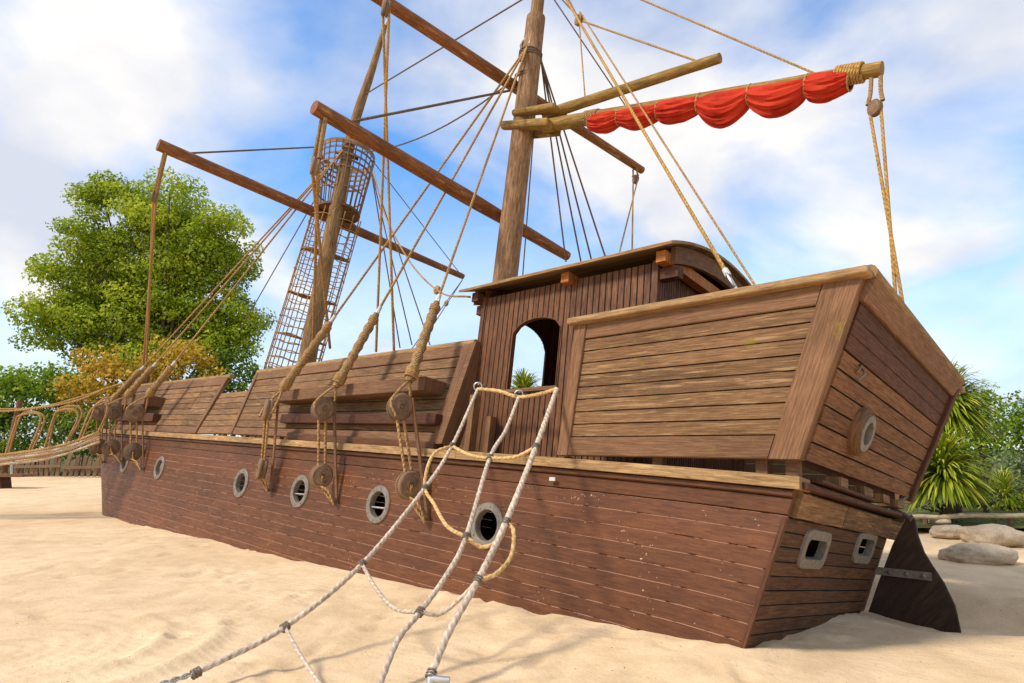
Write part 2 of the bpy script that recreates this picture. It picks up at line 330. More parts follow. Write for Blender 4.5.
n1_=bump(t,b,wm,.15,.02); n2_=bump(t,b,g,.3,.04,n1_); n3_=bump(t,b,ff,.5,.02,n2_); bump(t,b,f,.5,.004,n3_); M['sand']=m
# ground beyond the sand
m,t,b=mat('planted_ground',.95,0,.1); oc=t.nodes.new('ShaderNodeTexCoord'); n=noi(t,oc.outputs['Object'],1.5,6,.6)
t.links.new(ramp(t,n,[(.3,G('3a3a1c')),(.7,G('6b6a35'))]),b.inputs['Base Color']); M['earth']=m
def leafmat(name,c1,c2,c3,tr=.45):
    m,t,b=mat(name,.55,0,.35); r=t.nodes.new('ShaderNodeUVMap'); r.uv_map='R'; sr=t.nodes.new('ShaderNodeSeparateXYZ'); t.links.new(r.outputs[0],sr.inputs[0])
    c=ramp(t,sr.outputs[0],[(0,c1),(.5,c2),(1,c3)]); t.links.new(c,b.inputs['Base Color'])
    tb=t.nodes.new('ShaderNodeBsdfTranslucent'); t.links.new(c,tb.inputs[0]); ms=t.nodes.new('ShaderNodeMixShader'); ms.inputs[0].default_value=tr
    t.links.new(b.outputs[0],ms.inputs[1]); t.links.new(tb.outputs[0],ms.inputs[2]); t.links.new(ms.outputs[0],t.nodes['Material Output'].inputs[0]); return m
M['leaf']=leafmat('plane_leaf',G('5a7210'),G('98ab1c'),G('d2d23a'))
M['leafdark']=leafmat('dark_leaf',G('2f4810'),G('5c7a18'),G('98a82a'))
M['leaflime']=leafmat('lime_leaf',G('4d6e14'),G('7f9d20'),G('b4c032'))
M['leafgold']=leafmat('golden_leaf',G('8c801c'),G('c4a02e'),G('e2c256'))
M['leafgrey']=leafmat('grey_leaf',G('5a6a3c'),G('7f8f58'),G('a3ad78'))
M['blade']=leafmat('sword_leaf',G('42590f'),G('8c9c22'),G('d4c648'),.25)
m,t,b=mat('bark',.9); oc=t.nodes.new('ShaderNodeTexCoord'); n=noi(t,oc.outputs['Object'],6,6,.7); t.links.new(ramp(t,n,[(.3,G('33281c')),(.7,G('6b5a44'))]),b.inputs['Base Color']); bump(t,b,n,.8,.05); M['bark']=m
m,t,b=mat('boulder',.85); oc=t.nodes.new('ShaderNodeTexCoord'); n=noi(t,oc.outputs['Object'],2.5,8,.7); n2_=noi(t,oc.outputs['Object'],30,5,.7)
c=ramp(t,n,[(.3,G('9a8468')),(.5,G('bda789')),(.7,G('d3bf9f'))]); c=mixc(t,.7,c,ramp(t,n2_,[(.3,(.7,.68,.66)),(.6,(1.1,1.1,1.1))]),'MULTIPLY'); t.links.new(c,b.inputs['Base Color']); bump(t,b,n2_,.8,.02); M['rock']=m
# ---------------------------------------------------------------- sand and ground
def n_g(s): return .7*(max(s,0)/18)**.87
sp_=[]
for (x,y) in ((745,647),(700,643),(650,634),(600,622),(550,613),(500,603),(450,592),(400,583),(350,572),(300,562),(250,551),(200,538),(160,530),(130,524),(108,517)): sp_.append(wd(onT(x,y,-.01)))
for (x,y) in ((757,645),(780,638),(800,631),(820,625),(838,617),(852,609),(865,602)): sp_.append(wd(onR(x,y)))
for (x,y) in ((875,617),(893,624),(912,626),(935,629),(955,636)): sp_.append(wd(onT(x,y,3.12)))
_r=random.Random(11); FEET=[]
for _k in range(46):      # lines of footprints
    _x=_r.uniform(-8,4); _y=_r.uniform(3.2,11); _a=_r.uniform(0,6.28)
    for _j in range(_r.randint(2,6)):
        FEET.append((_x+(-1)**_j*.09*-math.sin(_a),_y+(-1)**_j*.09*math.cos(_a),math.cos(_a+_r.uniform(-.3,.3)),math.sin(_a+_r.uniform(-.3,.3)),_r.uniform(.010,.028)))
        _x+=.55*math.cos(_a); _y+=.55*math.sin(_a)
def gz(x,y,fine=True):
    W_=.12; z=-.05*.12
    for p in sp_:
        d2=(x-p.x)**2+(y-p.y)**2
        if d2<2.5: e=math.exp(-d2/.22); W_+=e; z+=e*p.z
    z/=W_
    if fine:
        q=V((x,y,0)); f=min(1,.35+.12*W_) if W_<.3 else .35
        z+=.03*noise.noise(q*.6)+.013*noise.noise(q*1.9+V((7,3,1)))+.008*noise.noise(q*4.7)
        # trampled dents
        dn=noise.noise(q*2.7+V((31,4,9))); z-=.035*max(0,dn-.28)*2.0
        for fx,fy,ca,sa,dp in FEET:
            ex=x-fx; ey=y-fy
            if -.4<ex<.4 and -.4<ey<.4:
                a_=(ex*ca+ey*sa)/.15; b_=(ey*ca-ex*sa)/.07; rr=a_*a_+b_*b_
                if rr<6: z-=dp*math.exp(-rr*1.4)-dp*.45*math.exp(-(math.sqrt(rr)-1.5)**2*3)
        # swept curved ridges in the open sand on the left
        r=math.hypot(x+4.3,y-5.6); m_=math.exp(-((r-1.75)/.09)**2)*.05+math.exp(-((r-1.3)/.07)**2)*.04
        if r>.5 and y<7: z+=m_*max(0,min(1,(7-y)))
        if W_<.2 and r<1.15: z+=.007*math.sin(r*40)
    return z
def axis(lo,hi,st,far):
    a=[lo]; 
    while a[-1]<hi: a.append(a[-1]+st)
    s=st; 
    while a[-1]<far: s*=1.35; a.append(a[-1]+s)
    s=st
    while a[0]>-far: s*=1.35; a.insert(0,a[0]-s)
    return a
xs=axis(-9,7.5,.048,500); ys=axis(2.9,13,.048,600); ys=[y for y in ys if y>-60]
mb=MB(); 
for y in ys:
    for x in xs: mb.v.append(V((x,y,gz(x,y,-20<x<20 and 0<y<40))))
nx=len(xs)
for j in range(len(ys)-1):
    for i in range(nx-1):
        a=j*nx+i; mb.f.append((a,a+1,a+nx+1,a+nx)); mb.uv.append([(0,0)]*4); mb.rn.append((0,0)); mb.sm.append(True)
o=mb.build('sand',M['sand'],recalc=False); tag(o,'pale golden playground sand with dents and swept ridges','sand',kind='structure')
# planted ground beyond the sand
def sheet(name,pts,z,m):
    mb=MB(); mb.v=[V((x,y,z)) for x,y in pts]; mb.face(range(len(pts)),[(x,y) for x,y in pts],(0,0)); return mb.build(name,m,recalc=False)
pg=[(5.8,12.6),(8,12.9),(11,12.8),(16,12.0),(40,6),(400,-20),(400,500),(-400,500),(-400,36),(-60,37),(-20,39.5),(-8,40),(2,34),(4,20)]
o=sheet('ground',pg,.07,M['earth']); tag(o,'planted ground beyond the sand','ground',kind='structure')
# ---------------------------------------------------------------- the ship
ship=bpy.data.objects.new('pirate_ship',None); COL.objects.link(ship); ship.matrix_world=SHIPM; ship.empty_display_size=.5
tag(ship,'big brown wooden pirate ship listing in the sand with masts and rigging','ship')
def SB(): return MB(True)
def cut(obj,cutters):
    # real openings: subtract the cutters from the mesh, then remove them
    for c in cutters:
        me=bpy.data.meshes.new('c'); me.from_pydata([(p[0],-p[1],p[2]) for p in c.v],[],c.f)
        bm=bmesh.new(); bm.from_mesh(me); bmesh.ops.recalc_face_normals(bm,faces=bm.faces); bm.to_mesh(me); bm.free()
        k=bpy.data.objects.new('c',me); COL.objects.link(k); k.matrix_world=SHIPM
        md=obj.modifiers.new('b','BOOLEAN'); md.operation='DIFFERENCE'; md.object=k; md.solver='EXACT'
        bpy.context.view_layer.update()
        ev=obj.evaluated_get(bpy.context.evaluated_depsgraph_get()); nm=bpy.data.meshes.new_from_object(ev)
        obj.modifiers.clear(); obj.data=nm; bpy.data.objects.remove(k)
def tport(s,n=None):
    n=n_g(s) if n is None else n; a=max(-.6,min(2.2,n+1.4)); s0=15.8+1.15*a; se=20.2+.55*a
    return min(1.92,1.92*(max(0,s-s0)/(se-s0))**2)
def tstar(s,n=None):
    b=3.6+.3*min(1,max(0,s/3)) if (n is None or n>-.17) else 3.15+.75*min(1,max(0,s/3)); return b-tport(s,n)
ST=.145
def strip_side(mb,fn,side,n0,n1,sgrid,th=.045,proud=0,r=None,ch=.007,rake=True):
    # one long strake following the sheer; n0 lower, n1 upper offsets from the gunwale
    r=random.random() if r is None else r; o=random.random()*9; base=len(mb.v); sg=-1 if side=='p' else 1
    for i,s in enumerate(sgrid):
        for k,(off,u) in enumerate(((-th,0),(-ch+proud,0),(proud,1),(proud,2),(-ch+proud,3),(-th,3))):
            n=n_g(s)+(n0 if u==0 else n0+ch*.8 if u==1 else n1-ch*.8 if u==2 else n1)
            ss=s+(max(0,-.33*n)*(max(0,1-s/1.0)) if rake else 0)
            mb.v.append(V((ss,fn(s,n)+sg*off,n)))
    H=n1-n0; vm=[-th,0,ch,H-ch,H,H+th]; vv=[0,0,.05,.95,1,1]
    for i in range(len(sgrid)-1):
        for k in range(6):
            k2=(k+1)%6; p=base+i*6
            mb.face((p+k,p+6+k,p+6+k2,p+k2),[(o+sgrid[i],vm[k]),(o+sgrid[i+1],vm[k]),(o+sgrid[i+1],vm[k2] if k<5 else vm[k]),(o+sgrid[i],vm[k2] if k<5 else vm[k])],[(r,vv[k]),(r,vv[k]),(r,vv[k2] if k<5 else 1),(r,vv[k2] if k<5 else 1)])
    mb.face([base+k for k in range(6)],[(o,0)]*6,(r,.5)); e=base+(len(sgrid)-1)*6; mb.face([e+k for k in range(6)],[(o,0)]*6,(r,.5))
sg=[0,.15,.3,.5,.75,1]+[1+.75*i for i in range(1,20)]+[15.6+.3*i for i in range(1,20)]
sg=[s for s in sg if s<=21.3]
mb=SB()
for j in range(14): strip_side(mb,tport,'p',-.24-(j+1)*ST+.0015,-.24-j*ST-.0015,sg)
hull=mb.build('hull',M['hull'],ship,'red brown painted plank hull side facing the camera')
mb=SB()
for j in range(14): strip_side(mb,tstar,'s',-.24-(j+1)*ST+.0015,-.24-j*ST-.0015,sg)
hull2=mb.build('hull',M['hull'],ship)
PORTS=[(3.42,-.58),(5.5,-.47),(7.57,-.39),(9.6,-.34),(13.6,-.16),(15.9,-.08)]
cs=[]
for s,n in PORTS:
    c=SB(); c.lathe((s,tport(s)-.1,n),(0,1,0),[(0,0),(.185,0),(.185,.3),(0,.3)],24,closed=False); 
    # weld the axis points into clean caps
    c2=SB(); ring=[]; 
    for k in range(24):
        a=2*math.pi*k/24; ring.append((s+math.cos(a)*.175,tport(s)-.1,n+math.sin(a)*.175))
    c2.prism(ring,(0,.3,0)); cs.append(c2)
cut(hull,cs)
# wale under the cap, and the cap rail
for side,fn in (('p',tport),('s',tstar)):
    mb=SB(); strip_side(mb,fn,side,-.235,-.10,sg,th=.05,proud=.012); strip_side(mb,fn,side,-.097,-.036,sg,th=.05,proud=.045,ch=.015); mb.build('wale',M['wale'],ship)
    mb=SB(); sgn=-1 if side=='p' else 1
    cuts=[0,4,9.4,14.6,21.3]
    for a,b in zip(cuts,cuts[1:]):
        ss=[s for s in sg if a<s<b]; ss=[a+.003]+ss+[b-.003]; base=len(mb.v); r=random.random()
        for s in ss:
            t0=fn(s)+sgn*.085; t1=fn(s)-sgn*.17; n=n_g(s)+.002
            s2=s-(.05 if s<.1 else 0)
            mb.v+=[V((s2,t0,n-.035)),V((s2,t0,n+.055)),V((s2,t0-sgn*.01,n+.065)),V((s2,t1,n+.065)),V((s2,t1,n-.035))]
        for i in range(len(ss)-1):
            for k in range(5):
                k2=(k+1)%5; p=base+i*5; vm=[0,.055,.07,.32,.38,.5]
                mb.face((p+k,p+5+k,p+5+k2,p+k2),[(ss[i],vm[k]),(ss[i+1],vm[k]),(ss[i+1],vm[k+1]),(ss[i],vm[k+1])],(r,.5))
        mb.face([base+k for k in range(5)],[(0,0)]*5,(r,.5)); e=base+(len(ss)-1)*5; mb.face([e+k for k in range(5)],[(0,0)]*5,(r,.5))
    mb.build('cap_rail',M['cap'],ship)
mb=SB(); q=onT(552,479,-.07); mb.box8([q+V(v)*.75 for v in ((.05,-.0,-.025),(-.05,0,-.025),(-.05,.02,-.025),(.05,.02,-.025),(.05,0,.025),(-.05,0,.025),(-.05,.02,.025),(.05,.02,.025))]); mb.build('small_plate',M['white'],ship,'tiny white plate on the side below the cap rail')
# deck
mb=SB(); nb=26
for k in range(nb):
    for a,b in ((.1,5),(5,10),(10,15),(15,19)):
        u0=.06+(3.4 if a<3 else 3.78)*k/nb; u1=.06+(3.4 if a<3 else 3.78)*(k+1)/nb-.006
        if a>=15 and not(tport(18.8)<u0<tstar(18.8)): continue
        mb.plank((a+.01,u0,n_g(a)-.06),(b,u0,n_g(b)-.06),(b,u1,n_g(b)-.06),(a+.01,u1,n_g(a)-.06),(0,0,1),.03)
mb.build('deck',M['plank'],ship)
# lower transom
tn=V((-1,0,-.33)).normalized()
def TP(t,n,off=0): return V((-.33*n,t,n))+tn*off
mb=SB(); H=.118
for j in range(17):
    n1=-.25-j*H; n0=n1-H
    mb.plank(TP(.012,n0+.002),TP(3.13,n0+.002),TP(3.13,n1-.002),TP(.012,n1-.002),tn,.04,.006,nst=10,wob=.006)
trans=mb.build('transom',M['transom'],ship,'dark brown lower stern planking')
def rrect(t,n,w,h,r,off,seg=6):
    out=[]
    for cx,cy,a0 in ((w-r,h-r,0),(-w+r,h-r,90),(-w+r,-h+r,180),(w-r,-h+r,270)):
        for i in range(seg+1):
            a=R_(a0+90*i/seg); out.append(TP(t+cx+math.cos(a)*r,n+cy+math.sin(a)*r,off))
    return out
OV=[(.86,-.47),(2.36,-.38)]
cs=[]
for t,n in OV:
    c=SB(); c.prism(rrect(t,n,.25,.09,.06,.1),tn*-.3); cs.append(c)
cut(trans,cs)
for t,n in OV:
    mb=SB(); o=rrect(t,n,.33,.165,.10,.022); i_=rrect(t,n,.245,.085,.06,.022); o2=rrect(t,n,.335,.17,.10,-.002); i2=rrect(t,n,.245,.085,.06,-.05); m_=len(o); mb.v=o+i_+o2+i2
    for k in range(m_):
        k2=(k+1)%m_
        for a,b in ((0,1),(1,3),(2,0)): mb.face((a*m_+k,a*m_+k2,b*m_+k2,b*m_+k),[(k*.05,0),(k*.05+.05,0),(k*.05+.05,.08),(k*.05,.08)],(.5,.5))
    f=mb.build('stern_port',M['port'],ship)
# weathered top beam of the lower transom with a ledge above
mb=SB()
for a,b in ((.10,1.35),(1.36,2.55),(2.56,3.5)): mb.plank(TP(a,-.245,.03),TP(b,-.245,.03),TP(b,-.03,.03),TP(a,-.03,.03),tn,.07,.012,nst=5,wob=.02)
mb.build('transom_beam',M['plank'],ship,'pale worn beam across the stern')
mb=SB(); mb.plank(V((-.10,-.02,-.025)),V((-.10,3.6,.0)),V((-.10,3.6,.05)),V((-.10,-.02,.03)),(-1,0,0),.4,.012,nst=8,wob=.02)
mb.plank(V((-.13,.25,.055)),V((-.13,1.9,.055)),V((-.13,1.9,.085)),V((-.13,.25,.085)),(-1,0,0),.3,.008,nst=6,wob=.02)
mb.build('stern_ledge',M['dark'],ship)
mb=SB()
for t,w_ in ((.75,.22),(1.5,.3),(2.2,.25),(2.8,.3)): mb.beam((-.12,t,.088),(-.12,t+w_,.088),(.2,0,0),(0,0,.08))
mb.build('stern_chock',M['plank'],ship)
# corner board between the side and the transom
mb=SB(); mb.beam(TP(-.015,-2.1,.0)+V((.03,0,0)),TP(-.015,-.25,.0)+V((.03,0,0)),(0,.024,0),tn*.035); mb.build('corner_board',M['dark'],ship)
# portholes
for i,(s,n) in enumerate(PORTS):
    mb=SB(); t=tport(s); ax=V((0,-1,0))
    mb.lathe((s,t,n),ax,[(.255,-.01),(.255,.012),(.245,.024),(.18,.026),(.172,.018),(.165,-.06)],36)
    for k in range(8):
        a=k*math.pi/4+.2; mb.lathe(V((s,t,n))+V((math.cos(a)*.213,0,math.sin(a)*.213))+ax.normalized()*.026,ax,[(.012,0),(.011,.006),(0,.008)],6)
    f=mb.build('porthole',M['port'],ship)
    if i in (1,2): b=SB(); b.tube([(s-.16,t+.02,n-.04),(s+.16,t+.02,n-.04)],.012,8); b.build('bar',M['steel'],f)
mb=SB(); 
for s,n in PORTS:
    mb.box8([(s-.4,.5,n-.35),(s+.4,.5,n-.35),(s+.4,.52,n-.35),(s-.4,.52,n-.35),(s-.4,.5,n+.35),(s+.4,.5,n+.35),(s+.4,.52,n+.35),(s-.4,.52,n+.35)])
mb.build('dark_backing',M['black'],ship)  # near-black sheets added behind the portholes, painted to stand in for interior shade
mb=SB(); mb.plank(V((.75,.2,-1.2)),V((.75,3.0,-1.2)),V((.6,3.0,-.1)),V((.6,.2,-.1)),(-1,0,0),.02); mb.build('dark_backing',M['black'],ship)  # added near-black sheet so the stern ports look shaded inside
# ---- stern castle
PT=-.06
BL=V((2.43,PT,.215)); BR=V((-.06,PT,.205)); TL=V((2.33,PT,1.66)); TR=V((-.575,PT,1.69))
def pq(u,v,off=0): return lerp(lerp(BL,BR,u),lerp(TL,TR,u),v)+V((0,-off,0))
out=V((0,-1,0))
def castle_side(flip):
    f=(lambda p:V((p.x,3.85-p.y+ (p.z-.2)*.28-.1,p.z))) if flip else (lambda p:p); ou=V((0,1,0)) if flip else out
    mb=SB(); mb.panel(f(pq(.05,.135)),f(pq(.91,.135)),f(pq(.91,.87)),f(pq(.05,.87)),ou,8,.03,gap=.006,wob=.01)
    mb.build('castle_panel',M['plank'],ship)
    mb=SB()
    mb.plank(f(pq(0,0,.03)),f(pq(0,1,.03)),f(pq(.055,1,.03)),f(pq(.055,0,.03)),ou,.09,.008)
    a=.845+.0; mb.plank(f(pq(.895,0,.03)),f(pq(.895,1,.03)),f(pq(1,1,.03)),f(pq(1,0,.03)),ou,.10,.008)
    mb.plank(f(pq(.058,.0,.024)),f(pq(.892,.0,.024)),f(pq(.892,.13,.024)),f(pq(.058,.13,.024)),ou,.07,.008)
    mb.plank(f(pq(.058,.875,.018)),f(pq(.892,.875,.018)),f(pq(.892,.995,.018)),f(pq(.058,.995,.018)),ou,.06,.008)
    mb.build('castle_frame',M['trim'],ship)
    mb=SB(); a=f(pq(-.02,1,.07)); b=f(pq(1.01,1,.07)); b=b+V((-.03,0,0)); s_=-1 if flip else 1
    mb.beam(a+V((0,-.04 if not flip else -.1,-.015)),b+V((0,-.04 if not flip else -.1,-.01)),(0,.16,0),(0,0,.075)); tr_=mb.build('top_rail',M['cap'],ship); bv=tr_.modifiers.new('b','BEVEL'); bv.width=.022; bv.segments=3
castle_side(False); castle_side(True)
# upper transom, raked
UL=V((-.075,-.05,.2)); UR=V((-.09,3.52,.245)); VL=V((-.60,.0,1.72)); VR=V((-.60,4.06,1.76))
un=(UR-UL).cross(VL-UL).normalized(); un=un if un.x<0 else -un
def uq(u,v,off=0): return lerp(lerp(UL,UR,u),lerp(VL,VR,u),v)+un*off
mb=SB(); mb.panel(uq(.01,0),uq(.985,0),uq(.985,.60),uq(.01,.60),un,6,.035,gap=.008,wob=.012,stag=.3)
ut=mb.build('upper_transom',M['poop'],ship)
mb=SB(); mb.panel(uq(.01,.605),uq(.985,.605),uq(.985,.86),uq(.01,.86),un,3,.035,gap=.004); mb.build('upper_transom',M['dark'],ship,'smooth dark upper stern boards')
mb=SB(); mb.plank(uq(-.0,.865,.035),uq(1.0,.865,.035),uq(1.0,1.0,.06),uq(-.0,1.0,.06),un,.09,.01); mb.build('fascia_board',M['trim'],ship)
mb=SB(); mb.tube([uq(-.005,1.02,.0),uq(1.02,1.02,.0)],.06,12); mb.build('top_rail',M['cap'],ship)
mb=SB(); mb.plank(uq(.975,-.02,.05),uq(.975,.99,.05),uq(1.01,.99,.05),uq(1.01,-.02,.05),un,.13,.01); mb.build('corner_board',M['dark'],ship)
pc=onR(856,431); pc=V((pc.x,pc.y,pc.z)); 
uu=lerp(UL,VL,(pc.z-.2)/1.52); pc=V((uu.x,pc.y,pc.z))
c2=SB(); b1=(UR-UL).normalized(); b2=un.cross(b1)
c2.prism([pc+un*.1+b1*(math.cos(2*math.pi*k/24)*.11)+b2*(math.sin(2*math.pi*k/24)*.11) for k in range(24)],un*-.3); cut(ut,[c2])
mb=SB(); mb.lathe(pc,un,[(.225,-.01),(.225,.05),(.20,.085),(.185,.07),(.175,.075),(.12,.08),(.112,.06),(.110,-.05)],36); pr=mb.build('porthole',M['trim'],ship,'round wooden ringed porthole in the stern')
mb=SB(); mb.lathe(pc,un,[(.172,.074),(.170,.092),(.108,.094),(.104,.07),(.104,-.02)],30); mb.build('rim',M['port'],pr)
mb=SB(); p=uq(.12,.55,.01); mb.tube(spline([p+V((0,0,-.08)),p+un*.05+V((0,.03,0)),p+V((0,.05,.06)),p+un*.04+V((0,-.02,.05)),p+V((0,-.03,-.02))],5),.009,8); mb.build('cleat',M['iron'],ship)
mb=SB(); mb.plank((.05,.1,.2),(.05,3.4,.2),(.05,3.4,1.6),(.05,.1,1.6),(1,0,0),.02); mb.build('dark_backing',M['dark'],ship)
# support chocks under the castle side
mb=SB()
for s in (2.36,1.25,.25,-.0): mb.beam((s,.03,n_g(s)+.066),(s+.1,.03,n_g(s)+.066),(0,.10,0),(0,0,.22-n_g(s)-.07))
mb.build('support_post',M['trim'],ship)
# ---- deckhouse
H0,H1,S0,S1,TN,TF=.06,2.50,1.66,4.46,.5,2.95
def vert_wall(a,b,n,oo,top,th=.03):   # vertical boards from a to b along the wall
    mb=SB(); a=V(a); b=V(b)
    for i in range(n):
        p=lerp(a,b,(i+.02)/n); q=lerp(a,b,(i+.98)/n); tp=top(lerp(a,b,(i+.5)/n)); 
        mb.plank((p.x,p.y,H0),(p.x,p.y,tp),(q.x,q.y,tp),(q.x,q.y,H0),oo,th,.008)
    return mb
RISE=.31; TMID=(TN+TF)/2; HW=(TF-TN)/2+.25
def roofz(t): return 2.60+RISE*(1-((t-TMID)/HW)**2)
def arch(s0,s1,n0,n1,rise,t,seg=10):
    o=[V((s0,t,n0)),V((s1,t,n0))]
    for i in range(seg+1):
        u=i/seg; o.append(V((lerp(s1,s0,u),t,n1-rise+rise*(4*u*(1-u))**.6)))
    return o
w1=vert_wall((S0,TN,0),(S1,TN,0),32,(0,-1,0),lambda p:H1).build('cabin_wall',M['house'],ship,'cabin wall of vertical brown boards with arched window')
w2=vert_wall((S0,TF,0),(S1,TF,0),32,(0,1,0),lambda p:H1).build('cabin_wall',M['house'],ship)
WA=onT(507,390,TN); WB=onT(556,386,TN); WT=onT(535,320,TN)
ar=arch(WB.x,WA.x,WA.z,WT.z+.03,.17,TN-.2)
c=SB(); c.prism(ar,(0,.5,0)); cut(w1,[c])
# far window seen through the near one
FA=onT(508,388,TF); FB=onT(541,386,TF); FT=onT(520,332,TF)
ar2=arch(FB.x,FA.x+.3,min(FA.z,1.35)-.2,FT.z+.10,.3,TF-.3); 
w3=vert_wall((S1,TN+.01,0),(S1,TF-.01,0),30,(1,0,0),lambda p:roofz(p.y)-.06).build('cabin_wall',M['house'],ship)
F0=onS(506,392,S1); F1=onS(541,392,S1); F2=onS(525,336,S1); print('FWD',F0,F1,F2)
ar3=[V((S1-.2,q.z,q.y)) for q in []]
ho=[]; 
for u in range(13):
    uu_=u/12; ho.append(V((S1-.25,lerp(F1.y,F0.y-.25,uu_),F2.z-.12+.28*(4*uu_*(1-uu_))**.6)))
ho=[V((S1-.25,F0.y-.25,F0.z-.3)),V((S1-.25,F1.y,F0.z-.3))]+ho
c=SB(); c.prism(ho,(.5,0,0)); cut(w3,[c])
vert_wall((S0,TN+.01,0),(S0,TF-.01,0),46,(-1,0,0),lambda p:roofz(p.y)-.06).build('cabin_wall',M['house'],ship,'narrow boarded rear gable of the cabin')
mb=SB(); fr=arch(WB.x,WA.x,WA.z,WT.z+.03,.17,TN-.0); 
for a,b in zip(fr,fr[1:]+fr[:1]): mb.beam(a+V((0,-.012,0)),b+V((0,-.012,0)),(0,.07,0),((lerp(WB.x,WA.x,.5)-(a.x+b.x)/2)*.02,0,((WA.z+WT.z)/2-(a.z+b.z)/2)*.02))
mb.build('window_frame',M['house'],ship)
mb=SB(); mb.beam((WB.x-.04,TN-.05,WA.z-.05),(WA.x+.04,TN-.05,WA.z-.05),(0,.12,0),(0,0,.045)); mb.build('window_sill',M['trim'],ship)
mb=SB(); mb.beam((S0-.008,TN-.014,H0),(S0-.008,TN-.014,H1+.02),(.07,0,0),(0,.06,0)); mb.beam((S1-.06,TN-.014,H0),(S1-.06,TN-.014,H1+.02),(.07,0,0),(0,.06,0)); mb.build('corner_post',M['house'],ship)
rs=SB(); NSEG=22
for i in range(NSEG):
    t0=lerp(TMID-HW,TMID+HW,i/NSEG); t1=lerp(TMID-HW,TMID+HW,(i+1)/NSEG); z0,z1=roofz(t0),roofz(t1); 
    rs.plank((1.36,t0,z0),(4.74,t0,z0),(4.74,t1,z1),(1.36,t1,z1),(0,-(z1-z0),t1-t0),.035,.003)
rs.build('cabin_roof',M['cap'],ship,'curved plank roof of the cabin')
for s,th in ((1.44,.06),(4.6,.06)):
    mb=SB()
    for i in range(18):
        t0=lerp(TN+.0,TF-.0,i/18); t1=lerp(TN+.0,TF-.0,(i+1)/18)
        mb.box8([(s,t0,roofz(t0)-.26),(s,t1,roofz(t1)-.26),(s+th,t1,roofz(t1)-.26),(s+th,t0,roofz(t0)-.26),(s,t0,roofz(t0)-.05),(s,t1,roofz(t1)-.05),(s+th,t1,roofz(t1)-.05),(s+th,t0,roofz(t0)-.05)],.5)
    mb.build('barge_board',M['trim'],ship)
for s,m_ in ((1.50,'beam'),(2.85,'beam'),(4.46,'dark')):
    mb=SB(); mb.beam((s,TN-.12,2.44),(s+.12,TN-.12,2.44),(0,TF-TN+.24,0),(0,0,.13)); mb.build('roof_beam',M[m_],ship)
mb=SB(); mb.beam((1.42,TN+.02,2.29),(4.6,TN+.02,2.29),(0,.12,0),(0,0,.13)); mb.beam((1.42,TF-.14,2.29),(4.6,TF-.14,2.29),(0,.12,0),(0,0,.13)); mb.build('wall_plate',M['dark'],ship)
# ---- bulwarks leaning inboard
def bulw(s0,s1,b0,b1,tb,tt,n,name='bulwark',capr=True,stile=(True,True),topb=True,endpost=None,slant0=0,slant1=0,flip=False):
    def f(p): return V((p.x,3.9-p.y,p.z)) if flip else p
    def bq(u,v,off=0):
        sb=lerp(s0,s1,u); st=lerp(s0+slant0,s1+slant1,u); s=lerp(sb,st,v); n0=lerp(b0[0],b1[0],u); n1=lerp(b0[1],b1[1],u)
        return V((s,tport(s,.3)+lerp(tb,tt,v)-off,lerp(n0,n1,v)))
    ou=V((0,1,-.15)) if flip else V((0,-1,.25)); W_=abs(s1-s0); ns=max(1,int(W_/1.0)) if s1>16 else 1
    H_=(b0[1]-b0[0]); vt=1-(.17/H_ if topb else 0); vb=.16/H_
    mb=SB()
    for k in range(ns):
        u0,u1=k/ns,(k+1)/ns; mb.panel(f(bq(u0,vb)),f(bq(u1,vb)),f(bq(u1,vt)),f(bq(u0,vt)),ou,n,.03,gap=.006,wob=.008)
    pn=mb.build(name,M['plank'],ship)
    mb=SB(); du=.085/W_
    for k in range(ns):
        u0,u1=k/ns,(k+1)/ns
        mb.plank(f(bq(u0,0,.012)),f(bq(u1,0,.012)),f(bq(u1,vb-.006,.012)),f(bq(u0,vb-.006,.012)),ou,.05,.006)
        if topb: mb.plank(f(bq(u0,vt+.006,.016)),f(bq(u1,vt+.006,.016)),f(bq(u1,1,.016)),f(bq(u0,1,.016)),ou,.05,.006)
    if stile[0]: mb.plank(f(bq(0,vb*.0,.035)),f(bq(0,1,.035)),f(bq(du*1.6,1,.035)),f(bq(du*1.6,vb*.0,.035)),ou,.08,.006)
    if stile[1]: mb.plank(f(bq(1-du,0,.035)),f(bq(1-du,1,.035)),f(bq(1,1,.035)),f(bq(1,0,.035)),ou,.08,.006)
    mb.build('frame',M['trim'],pn)
    if capr:
        mb=SB(); pts=[f(bq(k/8,1,-.03)+V((0,0,.03))) for k in range(9)]; pts[0].x-=.05; mb.tube(pts,.055,10); mb.build('cap',M['cap'],pn)
    mb=SB(); k=0
    while s0+.3+k*1.3<s1:
        s=s0+.3+k*1.3; k+=1; a=f(V((s,tport(s)+.07,n_g(s)+.066))); h=lerp(b0[0],b1[0],(s-s0)/(s1-s0))-a.z+.1
        mb.beam(a,a+V((.09,0,0)),(0,.08*(-1 if flip else 1),0),(0,.02,h))
    mb.build('support_post',M['trim'],pn)
    return pn
for fl in (False,True):
    bulw(4.5,10.62,(.36,1.80),(.57,1.87),.07,.42,7,flip=fl,slant1=.2)
    bulw(10.66,12.2,(.575,1.50),(.60,1.52),.07,.34,6,name='low_bulwark',capr=False,stile=(False,False),topb=False,flip=fl)
    bulw(12.24,17.8,(.60,1.88),(.78,2.03),.07,.42,7,flip=fl,slant0=-.15)
